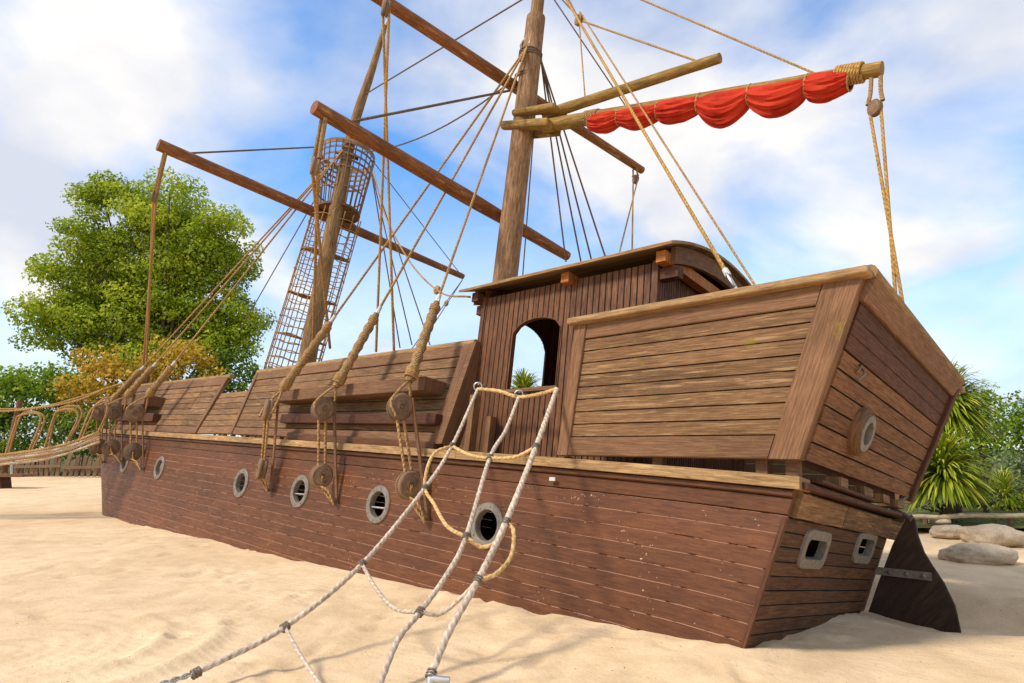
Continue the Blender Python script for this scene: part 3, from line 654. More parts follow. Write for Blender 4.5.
# thick end post of the mid bulwark
mb=SB(); mb.box8([(4.42,.03,.36),(4.5,.03,.36),(4.5,.35,.36),(4.42,.35,.36),(4.40,.40,1.84),(4.5,.40,1.84),(4.5,.74,1.84),(4.40,.74,1.84)]); mb.build('end_post',M['trim'],ship)
mb=SB(); mb.beam((4.0,.12,.2),(4.0,.12,1.0),(0,.1,0),(.09,0,0)); mb.beam((3.85,.3,.2),(3.85,.3,.75),(0,.1,0),(.09,0,0)); mb.build('short_post',M['trim'],ship)
# bow post and broken forecastle gear
mb=SB(); a=onT(133,400,.5); mb.beam((a.x,.5,1.0),(a.x,.5,2.45),(.28,0,0),(0,.28,0)); mb.build('bow_post',M['trim'],ship)
mb=SB(); a=onT(205,378,2.8); mb.beam((a.x,2.5,.6),(a.x,2.5,2.2),(.15,0,0),(0,.15,0)); mb.beam((a.x-1.2,2.5,1.95),(a.x+1.6,2.5,2.05),(0,.1,0),(0,0,.14)); mb.build('inner_rail',M['dark'],ship)
# ---- channels (thick shelves that spread the shrouds)
def shelf(xa,ya,xb,yb,t0,t1,h,m_,nm='channel'):
    a=onT(xa,ya,t0); b=onT(xb,yb,t0); mb=SB()
    mb.box8([V((b.x,t0,b.z-h)),V((a.x,t0,a.z-h)),V((a.x,t1,a.z-h)),V((b.x,t1,b.z-h)),V((b.x,t0,b.z)),V((a.x,t0,a.z)),V((a.x,t1,a.z)),V((b.x,t1,b.z))])
    o=mb.build(nm,M[m_],ship); bv=o.modifiers.new('bevel','BEVEL'); bv.width=.012; bv.segments=2; return o
shelf(275,391,425,376,-.12,.33,.19,'trim'); shelf(281,414,436,413,.0,.25,.15,'dark'); shelf(287,432,434,442,.02,.2,.12,'wale','lower_rail')
shelf(106,397,146,394,-.17,.5,.25,'trim'); shelf(117,413,154,413,-.0,.4,.2,'dark')
# ---- rudder
TRD=3.12
def R2(x,y): return onT(x,y,TRD)
rp=[(911,514),(905,520),(892,545),(879,580),(868,612),(866,650),(958,668),(961,634),(955,606),(944,583),(932,565),(924,552),(918,536),(915,520)]
mb=SB(); rpts=[R2(*p) for p in spline([V((x,y,0)) for x,y in rp[:6]],1)[:6] and [p[:2] for p in rp]]
mb.prism(rpts,(0,.06,0)); ru=mb.build('rudder',M['rudder'],ship,'dark curved rudder blade half buried in sand')
ru.modifiers.new('b','BEVEL').width=.01
mb=SB(); a=R2(869,570); b=R2(932,577); mb.beam((a.x+.02,TRD-.035,a.z-.04),(b.x,TRD-.035,b.z-.04),(0,.03,0),(0,0,.085)); 
st=mb.build('strap',M['iron'],ru); 
for u in (.35,.62,.88):
    mb=SB(); q=lerp(V((a.x,TRD-.035,a.z)),V((b.x,TRD-.035,b.z)),u); mb.lathe(q,(0,-1,0),[(.024,0),(.024,.012),(.012,.02),(0,.021)],10); mb.build('bolt',M['iron'],st) if False else mb.build('bolt',M['iron'],ru)
mb=SB(); mb.tube([R2(912,520),V((.02,3.2,.1)),V((-.1,3.5,.3))],.03,8); mb.build('hinge_pin',M['iron'],ship)
# ---- masts
MT=1.85
mb=SB(); a=onT(505,280,MT); b=onT(536,18,MT); lo=a+(a-b)*.62
mb.tube([lerp(lo,b,i/14) for i in range(15)],[.235-.05*i/14+.004*random.uniform(-1,1) for i in range(15)],20); mm=mb.build('main_mast',M['mast'],ship,'tall thick main mast')
mb=SB(); d=(b-a).normalized(); mb.tube([b-d*1.2+V((.0,.0,0)),b+d*2,b+d*5.5],[.13,.12,.06],14); mb.build('topmast',M['mastfore'],mm)
mb=SB(); mb.beam(b-d*1.9+V((-.16,-.1,0)),b-d*.5+V((-.16,-.1,0)),(0,.2,0),(.1,0,0)); mb.build('mast_cheek',M['mast'],mm)
mb=SB(); fm=[onT(310,345,MT),onT(330,240,MT),onT(345,165,MT),onT(357,115,MT),onT(372,70,MT),onT(385,26,MT)]
lo=fm[0]+(fm[0]-fm[1])*.9
mb.tube(spline([lo]+fm,4),[.225-.16*(i/24)**1.1+.005*random.uniform(-1,1) for i in range(25)],16); fo=mb.build('fore_mast',M['mastfore'],ship,'crooked slimmer fore mast')
mb=SB(); mb.tube([fm[-1],onT(389,20,MT)],[.05,.06],10); mb.build('mast_tip',M['steel'],fo)
# ---- yards and spars
def spar(name,a,b,r0,rm,r1,m_,label=None,seg=14):
    mb=SB(); n=12; mb.tube([lerp(V(a),V(b),i/n) for i in range(n+1)],[ (lerp(r0,rm,i/(n/2)) if i<=n/2 else lerp(rm,r1,(i-n/2)/(n/2)))+.003*random.uniform(-1,1) for i in range(n+1)],seg)
    return mb.build(name,M[m_],ship,label)
YS=5.45+.36
spar('yard',onS(314,107,YS),onS(567,256,YS),.105,.125,.10,'spar','long red brown lower yard of the main mast')
def throughmast(px,py,vx,vy,s_off,x0,x1,k0=None):
    p=wd(onT(px,py,MT)+V((s_off,0,0))); d=ray(vx,vy).normalized(); d=(d-Nn*d.dot(Nn)).normalized()
    def k(x): # pixel column to distance along the spar
        m=(x-CX)/FPX; q=p-CC; return (m*q.dot(CF)-q.dot(CR))/(d.dot(CR)-m*d.dot(CF))
    ka=k(x0) if k0 is None else k0; return tosh(p+d*ka),tosh(p+d*k(x1))
uya,uyb=throughmast(525,79,1311,610,.32,0,642,-4.6); spar('yard',uya,uyb,.10,.12,.085,'spar','upper yard crossing high on the main mast')
fa,fb=throughmast(331,213,1207,598,.34,158,463); spar('yard',fa,fb,.13,.125,.085,'spar','yard of the fore mast')
ba=onT(545,126,MT); bb=onT(882,69,MT); bdir=(bb-ba).normalized()
spar('boom',ba,bb,.125,.10,.09,'gaff','boom carrying the furled red sail')
ga=onT(545,115,MT); gb=onT(720,58,MT); gdir=(gb-ga).normalized(); spar('gaff',ga,gb,.10,.085,.075,'gaff')
for (x0,y0,x1,y1,h) in ((509,131,556,128,.17),(520,119,562,112,.13)):
    for sd in (-1,1):
        mb=SB(); p0=onT(x0,y0,MT); p1=onT(x1,y1,MT); mb.box8([p1+V((0,sd*.2-.06,-h/2)),p0+V((0,sd*.2-.06,-h/2)),p0+V((0,sd*.2+.06,-h/2)),p1+V((0,sd*.08+.06,-h/2)),p1+V((0,sd*.2-.06,h/2)),p0+V((0,sd*.2-.06,h/2)),p0+V((0,sd*.2+.06,h/2)),p1+V((0,sd*.08+.06,h/2))]) 
        j=mb.build('jaw',M['gaff'],ship); bv=j.modifiers.new('b','BEVEL'); bv.width=.05; bv.segments=4
def coil(c,ax,r,n,pitch,rr,m_='serving',name='lashing',par=None):
    mb=SB(); ax=V(ax).normalized(); u=ax.orthogonal().normalized(); v=ax.cross(u); pts=[]
    for i in range(n*14+1):
        a=i/14*2*math.pi; pts.append(V(c)+ax*(pitch*i/14)+u*math.cos(a)*r+v*math.sin(a)*r)
    mb.tube(pts,rr,6); return mb.build(name,M[m_],par or ship)
coil(ba+bdir*.95,bdir,.118,8,.035,.02); coil(bb-bdir*.50,bdir,.112,9,.033,.02,'ropegold')
# furled sail: lashed folds of canvas hanging under the boom
def bx(x): # distance along boom for pixel column
    best=None
    for i in range(400):
        p=wd(ba+(bb-ba)*(i/400)); q=p-CC; px=CX+FPX*q.dot(CR)/q.dot(CF)
        if best is None or abs(px-x)<best[0]: best=(abs(px-x),i/400)
    return best[1]
ties=[bx(x) for x in (592,620,660,700,751,808,851)]; depth_=[.10,.12,.11,.32,.26,.12]
dn=V((0,0,-1)); dn=(tosh(O+V((0,0,-1))));   # true down in ship coordinates
dn=(dn-bdir*dn.dot(bdir)).normalized(); sdv=bdir.cross(dn).normalized()
mb=SB(); prev=None; rows=[]
for j in range(6):
    m_=26
    for i in range(m_+(j==5)):
        u=i/m_; k=lerp(ties[j],ties[j+1],u); us=u**(1.0+.25*math.sin(j*2.3)); belly=math.sin(math.pi*us)**.75; D_=.15+depth_[j]*.8*belly; c=ba+(bb-ba)*k
        row=[]; SEG=56
        for q in range(SEG):
            a=2*math.pi*q/SEG
            w_=.115+.05*belly
            dy=math.cos(a); dx=math.sin(a)
            base=c+dn*(.0+D_*.5)+dn*(dy*(D_*.5+.04))+sdv*(dx*w_*(1-.35*max(0,dy)))
            # pleats fanning from the ties
            ph=j*1.7+1.1*noise.noise(V((a*.8,u*1.3+j*4,2)));fold=(abs(math.sin(a*4.5+ph+.7*u))**.6-.5)*.034*(.55+.6*belly)+(abs(math.sin(a*9+ph*2.3-u*1.6))-.5)*.018+.035*noise.noise(V((a*1.3,u*1.6+j*5,7)))*belly
            row.append(base+(dn*dy+sdv*dx)*fold)
        rows.append(row)
SEG=56
for r_ in rows: mb.v+=r_
for i in range(len(rows)-1):
    for q in range(SEG):
        q2=(q+1)%SEG; mb.face((i*SEG+q,i*SEG+q2,(i+1)*SEG+q2,(i+1)*SEG+q),[(0,0)]*4,(0,0),True)
sl_=mb.build('furled_sail',M['sail'],ship,'red sail furled in scallops under the boom')
for k in ties:
    c=ba+(bb-ba)*k; mb=SB(); pts=[c+dn*(.055+math.cos(a)*.15)+sdv*math.sin(a)*.115 for a in [2*math.pi*i/18 for i in range(19)]]; mb.tube(pts,.012,6); mb.build('sail_tie',M['rope'],sl_)
# ---- crow's nest with its net tube
cn0=onT(338,212,MT+.25); cn1=onT(347,156,MT+.25); cx_=(cn1-cn0).normalized(); RAD=.66
def hoop(mb,c,ax,r,rr,seg=30,h=None):
    ax=V(ax).normalized(); u=V((1,0,0)); u=(u-ax*u.dot(ax)).normalized(); v=ax.cross(u)
    if h: mb.lathe(c,ax,[(r,-h/2),(r+.02,-h/2),(r+.02,h/2),(r,h/2)],seg,closed=True,sm=False)
    else: mb.tube([c+u*math.cos(2*math.pi*i/seg)*r+v*math.sin(2*math.pi*i/seg)*r for i in range(seg+1)],rr,6,cap=False)
def ringpt(c,ax,r,a):
    ax=V(ax).normalized(); u=V((1,0,0)); u=(u-ax*u.dot(ax)).normalized(); v=ax.cross(u); return c+u*math.cos(a)*r+v*math.sin(a)*r
nest=bpy.data.objects.new('crows_nest',None); COL.objects.link(nest); nest.parent=ship; nest['label']='round slatted lookout basket on the fore mast'
mb=SB(); Hn=(cn1-cn0).length
for k,(u,h) in enumerate(((1.0,.13),(.90,.05),(.80,.05),(.70,.05),(.60,.05),(.28,.04))): hoop(mb,lerp(cn0,cn1,u),cx_,RAD-.14+.18*u,.02,h=h)
mb.build('hoop',M['mast'],nest)
mb=SB()
for k in range(26):
    a=2*math.pi*k/26; mb.tube([ringpt(cn0,cx_,RAD-.12,a),ringpt(cn1,cx_,RAD+.06,a)],.016,6)
mb.build('bars',M['block'],nest)
def disc(c,ax,r,h,m_,par,half=None,name='floor'):
    mb=SB(); ax=V(ax).normalized(); u=V((1,0,0)); u=(u-ax*u.dot(ax)).normalized(); v=ax.cross(u)
    a0,a1=(0,2*math.pi) if half is None else half
    o=[c+u*math.cos(lerp(a0,a1,i/26))*r+v*math.sin(lerp(a0,a1,i/26))*r for i in range(26 if half is None else 27)]
    mb.prism(o,ax*h); return mb.build(name,M[m_],par)
disc(cn0-cx_*.06,cx_,RAD-.1,.06,'trim',nest); disc(lerp(cn0,cn1,.97),cx_,.3,.03,'dark',nest,(2,5))
tube=bpy.data.objects.new('climbing_tube',None); COL.objects.link(tube); tube.parent=ship; tube['label']='tapering rope net tube leading down from the lookout basket'
tb=onT(296,355,MT+.35); tb=tb+(tb-cn0).normalized()*2.2; tt_=cn0-cx_*.05; tax=(tt_-tb).normalized(); LT=(tt_-tb).length
mb=SB(); nr=int(LT/.2)
for k in range(1,nr):
    c=lerp(tt_,tb,k/nr); r=.60+.015*math.sin(k)+.05*k/nr
    mb.tube([ringpt(c+tax*(.02*math.sin(6*2*math.pi*i/64+k*2.1)),tax,r,2*math.pi*i/64) for i in range(65)],.012,5,cap=False)
mb.build('net_rings',M['rope'],tube)
mb=SB()
for k in range(15):
    a=2*math.pi*k/15; mb.tube([ringpt(tt_,tax,.60,a),ringpt(lerp(tt_,tb,.5),tax,.62,a+.05),ringpt(tb,tax,.65,a)],.014,6)
mb.build('net_lines',M['rope'],tube)
for i,y in enumerate((258,300,340)):
    u=(y-215)/(355-215)*(1-2.2/LT); c=lerp(tt_,tb,u); disc(c,tax,.62,.05,'trim',tube,((2.2,5.4) if i%2==0 else (-1.2,1.8)),'step')
# ---------------------------------------------------------------- standing rigging (parts of the ship)
def line(a,b,r,m_='ropedark',s=0,name='rope',par=None,label=None,n=10):
    dwn=tosh(O+V((0,0,-1))); mb=SB(); a=V(a); b=V(b)
    mb.tube(sag(a,b,s,n,dwn) if s else [a,b],r,6); return mb.build(name,M[m_],par or ship,label)
def pulley(c,ax,r,th,name='pulley_block',par=None,upv=(0,0,1),m_='block',w_=1.0):
    mb=SB(); h=th/2; ax=V(ax).normalized()
    prof=[(.0,-h*.75),(r*.2,-h*.75),(r*.22,-h),(r*.28,-h*.9),(r*.86,-h*.9),(r,-h*.62),(r,-h*.25),(r*.86,-h*.12),(r*.86,h*.12),(r,h*.25),(r,h*.62),(r*.86,h*.9),(r*.28,h*.9),(r*.22,h),(r*.2,h*.75),(0,h*.75)]
    mb.lathe(V(c),ax,prof,26,sx=1.12,upv=ax.cross(V(upv)))
    return mb.build(name,M[m_],par or ship)
def shroud(mx,my,mt_,ub,lb,ce,tu=-.42,tl=-.22,frac=.22,R=.165,axd=(-.97,-.25,0),r=.021,sr=.08):
    top=onT(mx,my,mt_); U=onT(*ub,tu); Lb=onT(*lb,tl); E_=onT(*ce,-.035)
    root=bpy.data.objects.new('shroud',None); COL.objects.link(root); root.parent=ship
    d=(top-U).normalized(); up0=U+d*(R*1.05); ln=(top-U).length; th=U+d*(ln*frac)
    line(th,top,r,'rope',par=root)
    # served (wrapped) lower part
    mb=SB(); a=U+d*(R*2.3); n=26; mb.tube([lerp(a,th,i/n) for i in range(n+1)],[sr*(.82+.12*math.sin(i*1.9)+.06*random.random())*(1 if 1<i<n-1 else .75) for i in range(n+1)],10); mb.build('served_rope',M['serving'],root)
    coil(a+d*.06,d,sr*1.0,6,.024,.015,'rope',par=root); coil(th-d*.16,d,sr*.8,4,.024,.014,'rope',par=root)
    mb=SB(); mb.tube([th-d*.02,th+d*.13],[.036,.03],10); mb.build('whipping',M['white'],root)
    mb=SB(); mb.tube([th+d*.03+V((.05,0,0))*math.cos(k)*.6+d*(.05*math.sin(k)) for k in [i*math.pi/5 for i in range(11)]],.011,6); mb.build('shackle',M['steel'],root)
    ax=V(axd).normalized(); sdv_=d.cross(ax).normalized()
    for sd in (-1,1):
        mb=SB(); mb.rope(spline([a+d*.02,U+d*R*1.35+ax*(.03*sd)+sdv_*(R*.55*sd),U+ax*(.05*sd)+sdv_*(R*.95*sd),U-d*R*.9+ax*(.05*sd)+sdv_*(.03*sd)],6),.019); mb.build('rope',M['rope'],root)
    pulley(U,ax,R,.15,par=root,upv=d); pulley(Lb,ax,R*.98,.15,par=root,upv=d)
    for sd in (-.42,.42):
        mb=SB(); mb.rope([U+sdv_*(R*.9*sd)+ax*.04*sd-V((0,0,R*.4)),Lb+sdv_*(R*.9*sd)+ax*.04*sd+V((0,0,R*.4))],.021); mb.build('rope',M['rope'],root)
    mb=SB(); mb.rope(spline([Lb+ax*.085,lerp(Lb,E_,.45)+V((.05,-.07,0)),E_+V((.03,-.05,-.0)),E_+V((-.02,-.05,-.03)),lerp(Lb,E_,.5)+V((-.09,-.05,-.04)),Lb+V((-.02,-.02,-R*.8))],6),.018); mb.build('rope',M['rope'],root)
    mb=SB(); q=U+V((-.08,.10,.14)); q2=E_+V((0,-.0,0)); w_=V((.026,0,0)); mb.box8([q2-w_,q2+w_,q2+w_+V((0,.02,0)),q2-w_+V((0,.02,0)),q-w_,q+w_,q+w_+V((0,.02,0)),q-w_+V((0,.02,0))]); mb.build('chain_plate',M['trim'],root)
    mb=SB(); mb.tube([E_+V((0,.03,.0)),E_+V((0,-.07,.0))],.022,8); mb.build('bolt',M['iron'],root)
    return root
SL=['thick served shroud nearest the cabin, with two pulley blocks','middle thick served shroud above the mid bulwark','forward thick served shroud of the main mast']
for k,(ub,lb,ce) in enumerate((((400,407),(409,485),(427,519)),((323,409),(321,476),(336,502)),((268,410),(262,469),(270,490)))):
    o=shroud(527,47,MT-.2,ub,lb,ce,axd=(-.97,-.25,0) if k<2 else (.35,-.93,0)); o['label']=SL[k]
for ub,lb,ce in (((134.5,413),(133,452),(143,469)),((114,411),(111,448),(122,461)),((101,413),(98,447),(104,462))): shroud(343,150,MT-.2,ub,lb,ce,frac=.17,R=.20,sr=.085,axd=(-.96,-.3,0))
def L2(x1,y1,t1,x2,y2,t2,r=.016,m_='ropedark',s=0,lab=None): return line(onT(x1,y1,t1),onT(x2,y2,t2),r,m_,s,label=lab)
def SL2(p,x,y,t,r=.016,m_='ropedark',s=0): return line(p,onT(x,y,t),r,m_,s)
yp,ys_=onS(314,107,YS),onS(567,256,YS)
line(yp+(ys_-yp)*.10+V((0,0,.1)),onT(518,89,MT),.022,'ropedark'); line(fa+(fb-fa)*.07+V((0,0,.1)),onT(318,147,MT+.3),.022,'ropedark')
L2(363,152,MT,520,74,MT,.018,s=.35); L2(364,95,MT,538,-10,MT,.018); L2(358,112,MT,343,143,MT+.4,.014)
L2(345,147,MT,240,330,3.6,.016)
for x2,y2 in ((412,345),(400,348),(430,345)): L2(371,170,MT+.4,x2,y2,3.7,.017)
line(onT(372,160,MT+.3),fb+(fa-fb)*.02+V((0,0,.08)),.013,'ropedark')
q=fb+V((0,0,-.1)); 
for k in (-.25,.25): line(q,V((q.x+k*1.2,3.7,1.2)),.013,'ropedark')
pulley(lerp(q,V((q.x,3.7,1.2)),.18),(0,-1,0),.08,.07,m_='cap')
# lines behind the mast to the starboard side
for x2,y2 in ((607,262),(592,262),(566,262),(581,262)): L2(541,60,MT+.1,x2,y2,3.5,.017)
L2(538,75,MT+.1,522,285,3.6,.015)
mb=SB(); p=onT(524,42,MT-.2); mb.tube([p+V((.12*math.cos(i*.8),.05,.12*math.sin(i*.8))) for i in range(9)],.03,6); mb.build('shackle',M['iron'],ship)
coil(onT(530,60,MT),(0,0,1),.215,3,.05,.02,'ropedark'); coil(onT(526,82,MT),(0,0,1),.22,2,.05,.014,'ropedark')
# backstays to the stern castle
bs=onT(735,287,.55); tp=onT(549,-30,MT); dd=(tp-bs).normalized(); line(bs+dd*.2,tp,.022,'ropegold',label='thick golden backstay with a steel shackle')
mb=SB(); mb.tube([bs+dd*.17,bs+dd*.27],[.036,.034],10); mb.build('whipping',M['white'],ship)
mb=SB(); c=bs+dd*.10; mb.tube([c+dd*(.11*math.cos(a))+V((1,0,0)).cross(dd).normalized()*(.05*math.sin(a)) for a in [i*math.pi/7 for i in range(15)]],.015,8); mb.build('shackle',M['steel'],ship)
mb=SB(); mb.tube([bs-dd*.35,bs+dd*.02],[.02,.02],8); mb.build('eye_bolt',M['steel'],ship)
L2(580,12,MT,756,287,.9,.014,'rope'); L2(579,18,MT,546,-18,MT,.014); 
c=onT(579,20,MT); pulley(c,(.3,-1,0),.10,.10,m_='cap'); line(c,gb-gdir*.35+V((0,0,.07)),.016,'rope'); line(c,ga+gdir*.9,.012,'rope'); line(c,onT(547,-44,MT),.014,'rope')
line(onT(546,-41,MT),bb-bdir*.75+V((0,0,.09)),.016,'rope',label='topping lift running to the boom end')
L2(545,-14,MT,625,105,MT+1.5,.013)
# sagging messenger rope from the fore mast to the cabin roof
mb=SB(); mb.tube(spline([onT(374,172,MT),onT(385,215,MT-.1),onT(410,262,MT-.4),onT(440,292,MT-.9),onT(470,297,.4)],8),.016,6); mb.build('rope',M['rope'],ship)
c=onT(437,290,MT-.85); pulley(c,(0,-1,0),.07,.06,m_='cap')
# ---------------------------------------------------------------- hanging tackles (rope falls from the yards)
def Wline(mb,a,b,r,fine=True):
    a=V(a);b=V(b)
    if fine: mb.tube([lerp(a,b,i/20) for i in range(21)],r,8)
    else: mb.tube([a,b],r,6)
def tackle(top,blk,ends,r,label,R=.1,m_='rope'):
    """top, blk, ends in ship coordinates: strop from the spar, a block, and the falls below it"""
    tw=wd(top); bw=wd(blk); root=empty('hanging_tackle',wd(ends[0]),label,'rope tackle','rope tackles hanging from the yards')
    for sd in (-1,1):
        mb=MB(); o_=(L*.05*sd); mb.tube(spline([tw+o_,lerp(tw,bw,.5)+o_*1.1,bw+o_*1.6+(tw-bw).normalized()*R*.8],5),r*1.3,7); mb.build('strop',M['serving'],root)
    mb=MB(); h=R*.55; mb.lathe(bw,(T-L*.4),[(0,-h),(R*.3,-h),(R*.9,-h*.8),(R,-h*.5),(R*.85,0),(R,h*.5),(R*.9,h*.8),(R*.3,h),(0,h)],22,sx=1.25,upv=(T-L*.4).cross(tw-bw)); mb.build('pulley_block',M['block'],root)
    for i,e in enumerate(ends):
        mb=MB(); ew=wd(e); st=bw+L*(R*.7*(1 if i else -1)); mb.tube([lerp(st,ew,k/12) for k in range(13)],r,8); mb.build('rope',M[m_],root)
    return root
tackle(yp+(ys_-yp)*.03+V((0,0,-.1)),onS(315,166,YS),[onT(313,348,.9),onT(330,348,.9)],.026,'rope tackle hanging from the near end of the main lower yard',.11)
tackle(fa+(fb-fa)*.02+V((0,0,-.1)),lerp(fa,onT(143,395,.9),.16),[onT(141,395,.9),onT(145,395,.9)],.028,'rope tackle hanging in front of the big tree from the fore yard',.12)
tackle(wd(V((0,0,0))) if False else onT(387,-8,-1.2),onT(386,8,-1.2),[onT(376,352,.6),onT(394,352,.6)],.022,'two long straight rope falls beside the fore mast top, hanging from the upper yard',.12,'ropegold')
tackle(bb-bdir*.07+V((0,0,-.09)),onT(875,108,MT),[onT(899,340,MT),onT(909,340,MT)],.019,'golden rope tackle hanging from the boom end over the stern','hh' and .085,'ropegold')
tackle(uyb-(uyb-uya).normalized()*.25+V((0,0,-.08)),tosh(wd(uyb-(uyb-uya).normalized()*.25)+V((0,0,-.33))),[onT(617,262,3.3),onT(632,262,3.3)],.016,'small rope tackle hanging from the far end of the upper yard',.09,'rope')
# ---------------------------------------------------------------- climbing net running from the ship down to the sand
net=empty('climbing_net',onZ(430,676),'pale rope climbing net slung from the cabin side down to the sand','climbing net')
def chain3(A,B,pix):
    qa=A-CC; qb=B-CC; za=qa.dot(CF); zb=qb.dot(CF); pa=V((CX+FPX*qa.dot(CR)/za,CY-FPX*qa.dot(CU)/za)); pb=V((CX+FPX*qb.dot(CR)/zb,CY-FPX*qb.dot(CU)/zb)); D=(pb-pa)
    out=[]
    for x,y in pix:
        u=(V((x,y))-pa).dot(D)/D.dot(D); iz=lerp(1/za,1/zb,u); out.append(CC+ray(x,y)/iz)
    return out
A1,A2,A3=wd(onT(478,389,.0)),wd(onT(519,397,.1)),wd(onT(557,389,-.12))
B1,B2,B3=onZ(168,682,.05),onZ(372,696,-.03),onZ(431,676,.06)
r1=chain3(A1,B1,[(478,389),(452,446),(425,488),(362,564),(285,627),(196,673)])
r2=chain3(A2,B2,[(519,397),(506,430),(490,458),(466,537),(446,576),(420,612),(398,640),(378,690)])
r3=chain3(A3,B3,[(557,389),(536,447),(506,522),(478,580),(450,630),(431,674)])
r2[-1].z=max(r2[-1].z,0.0)
for k,(p,rr) in enumerate(((r1,.022),(r2,.023),(r3,.028))):
    mb=MB(); mb.rope(spline(p,12),rr); mb.build('rope',M['ropepale'],net)
def cross(pts,rr=.019,m_='ropeyel'):
    mb=MB(); mb.rope(spline(pts,12),rr); return mb.build('rope',M[m_],net)
def at(p,q,pix,dz=0): return chain3(p,q,[pix])[0]
cross([r1[0],at(r1[0],r2[0],(498,391)),r2[0],at(r2[0],r3[0],(540,394)),r3[0]],.024)
cross([r1[1],at(r1[1],r2[2],(470,455)),r2[2],at(r2[2],r3[1],(515,457)),r3[1]])
cross([r1[1],at(r1[1],r1[2],(436,452)),at(r1[1],r1[2],(428,466)),r1[2],at(r1[2],r2[3],(434,504)),at(r1[2],r2[3],(447,526)),r2[3],at(r2[3],r3[2],(482,547)),at(r2[3],r3[2],(499,540)),r3[2]])
lp=[r3[2],at(r3[2],r3[3],(510,531))+CR*.03,at(r3[2],r3[3],(505,556))+CR*.05,at(r3[2],r3[3],(492,574))+CR*.03,r3[3]]; cross(lp)
cross([r1[3],at(r1[3],r2[5],(377,590)),at(r1[3],r2[5],(396,609)),r2[5],at(r2[5],r3[3],(440,614)),at(r2[5],r3[3],(462,597)),r3[3]],.017,'ropepale')
e=onZ(340,700,.02); cross([r1[4],lerp(r1[4],e,.35)-V((0,0,.05)),lerp(r1[4],e,.7)-V((0,0,.06)),e],.014,'ropepale')
def clamp(p,d,rr=.032):
    mb=MB(); d=V(d).normalized(); u=d.orthogonal().normalized(); v=d.cross(u)
    for o_ in (-.022,0,.022): mb.tube([p+d*o_+u*math.cos(2*math.pi*i/12)*rr+v*math.sin(2*math.pi*i/12)*rr for i in range(13)],.008,6)
    mb.build('clamp',M['iron'],net)
for p,rp in ((r1,r1),(r2,r2),(r3,r3)):
    idx=(1,2,3,4,5) if p is r1 else (2,3,5) if p is r2 else (1,2,3,5)
    for i in idx: clamp(p[i],p[min(i+1,len(p)-1)]-p[i-1],.03)
for p in (r1[0],r2[0]):
    mb=MB(); mb.tube([p+CR*(.05*math.cos(a))+CU*(.05*math.sin(a)+.03) for a in [i*math.pi/6 for i in range(13)]],.011,8); mb.tube([p+T*.25+CU*.05,p+CU*.06],.012,8); mb.build('shackle',M['steel'],net)
mb=MB(); 
for i in range(9):
    c=r1[-1]+(B1-r1[-1]).normalized()*(.035*i); ax=(B1-r1[-1]).normalized(); u=ax.cross(CU if i%2 else CF).normalized()
    mb.tube([c+ax*(.03*math.cos(a))+u*(.016*math.sin(a)) for a in [j*math.pi/5 for j in range(11)]],.006,6,cap=False)
mb.build('chain',M['steel'],net)
mb=MB(); g=B3; mb.tube([r3[-1]+(r3[-2]-r3[-1])*.02,g-V((0,.02,.05)),g-V((.02,.05,.25))],[.03,.032,.032],14); mb.tube([g+V((0,-.02,-.01)),g+V((.13,-.03,-.02))],.024,14); mb.build('anchor_pipe',M['steel'],net)
# ---------------------------------------------------------------- rope bridge at the bow
YB=15.6
bridge=empty('rope_bridge',onY(-30,560,YB),'rope bridge with looped handrails leading off from the bow','rope bridge')
def Y(x,y,o=0): return onY(x,y,YB+o)
deckp=[(-150,470),(-60,468),(0,459),(40,455),(70,447),(100,436),(118,428)]
for k in range(9):
    mb=MB(); dy=-5+1.3*k; mb.tube(spline([Y(x,y+dy*.8+random.uniform(-1.6,1.6),-.6+.15*((k*5)%9)) for x,y in deckp[:-1]],8),random.uniform(.028,.045),7,twist=20,lobes=3); mb.build('deck_rope',M['ropepale' if k%3 else 'rope'],bridge)
for o_,hp in ((-.6,[(-150,405),(-20,411),(30,409),(75,401),(104,389)]),(.6,[(-150,408),(0,409),(40,407),(80,397),(125,382)])):
    mb=MB(); mb.tube(spline([Y(x,y,o_) for x,y in hp],8),.022,7); mb.build('handrail',M['rope'],bridge)
for xs_ in ([(-44,463),(-36,424),(-30,413),(-12,413),(-8,424),(-18,460)],[(8,455),(16,424),(22,414),(38,413),(43,422),(30,450)],[(46,450),(54,419),(60,409),(76,408),(81,417),(66,443)],[(80,440),(90,415),(95,406),(106,400),(108,410),(100,430)]):
    for o_ in (-.6,.6):
        mb=MB(); mb.tube(spline([Y(x+o_*3+random.uniform(-1.5,1.5),y-o_*2+random.uniform(-1,1),o_) for x,y in xs_],6),.024,7); mb.build('loop',M['rope'],bridge)
mb=MB(); mb.tube([Y(4,472,.7),Y(20,400,.7)],[.07,.06],9); mb.build('post',M['trim'],bridge)
mb=MB(); mb.tube([Y(12,474,.2),Y(13,455,.2)],[.04,.04],9); mb.build('post',M['steel'],bridge)
# bench on the sand at the left edge
bp=onZ(-14,487); bench=empty('bench',bp,'low dark wooden bench on the sand at the left edge','bench')
d=bp.y; 
for k in range(3):
    mb=MB(); a=V((bp.x-1.6,d-.35+k*.27,.42)); mb.beam(a,a+V((3.3,0,0)),(0,.25,0),(0,0,.11)); mb.build('seat_plank',M['trim'],bench)
for x in (-.9,.75):
    mb=MB(); mb.beam(V((bp.x+x,d-.3,-.1)),V((bp.x+x+.12,d-.3,-.1)),(0,.6,0),(-.12,0,.52)); mb.build('leg',M['dark'],bench)
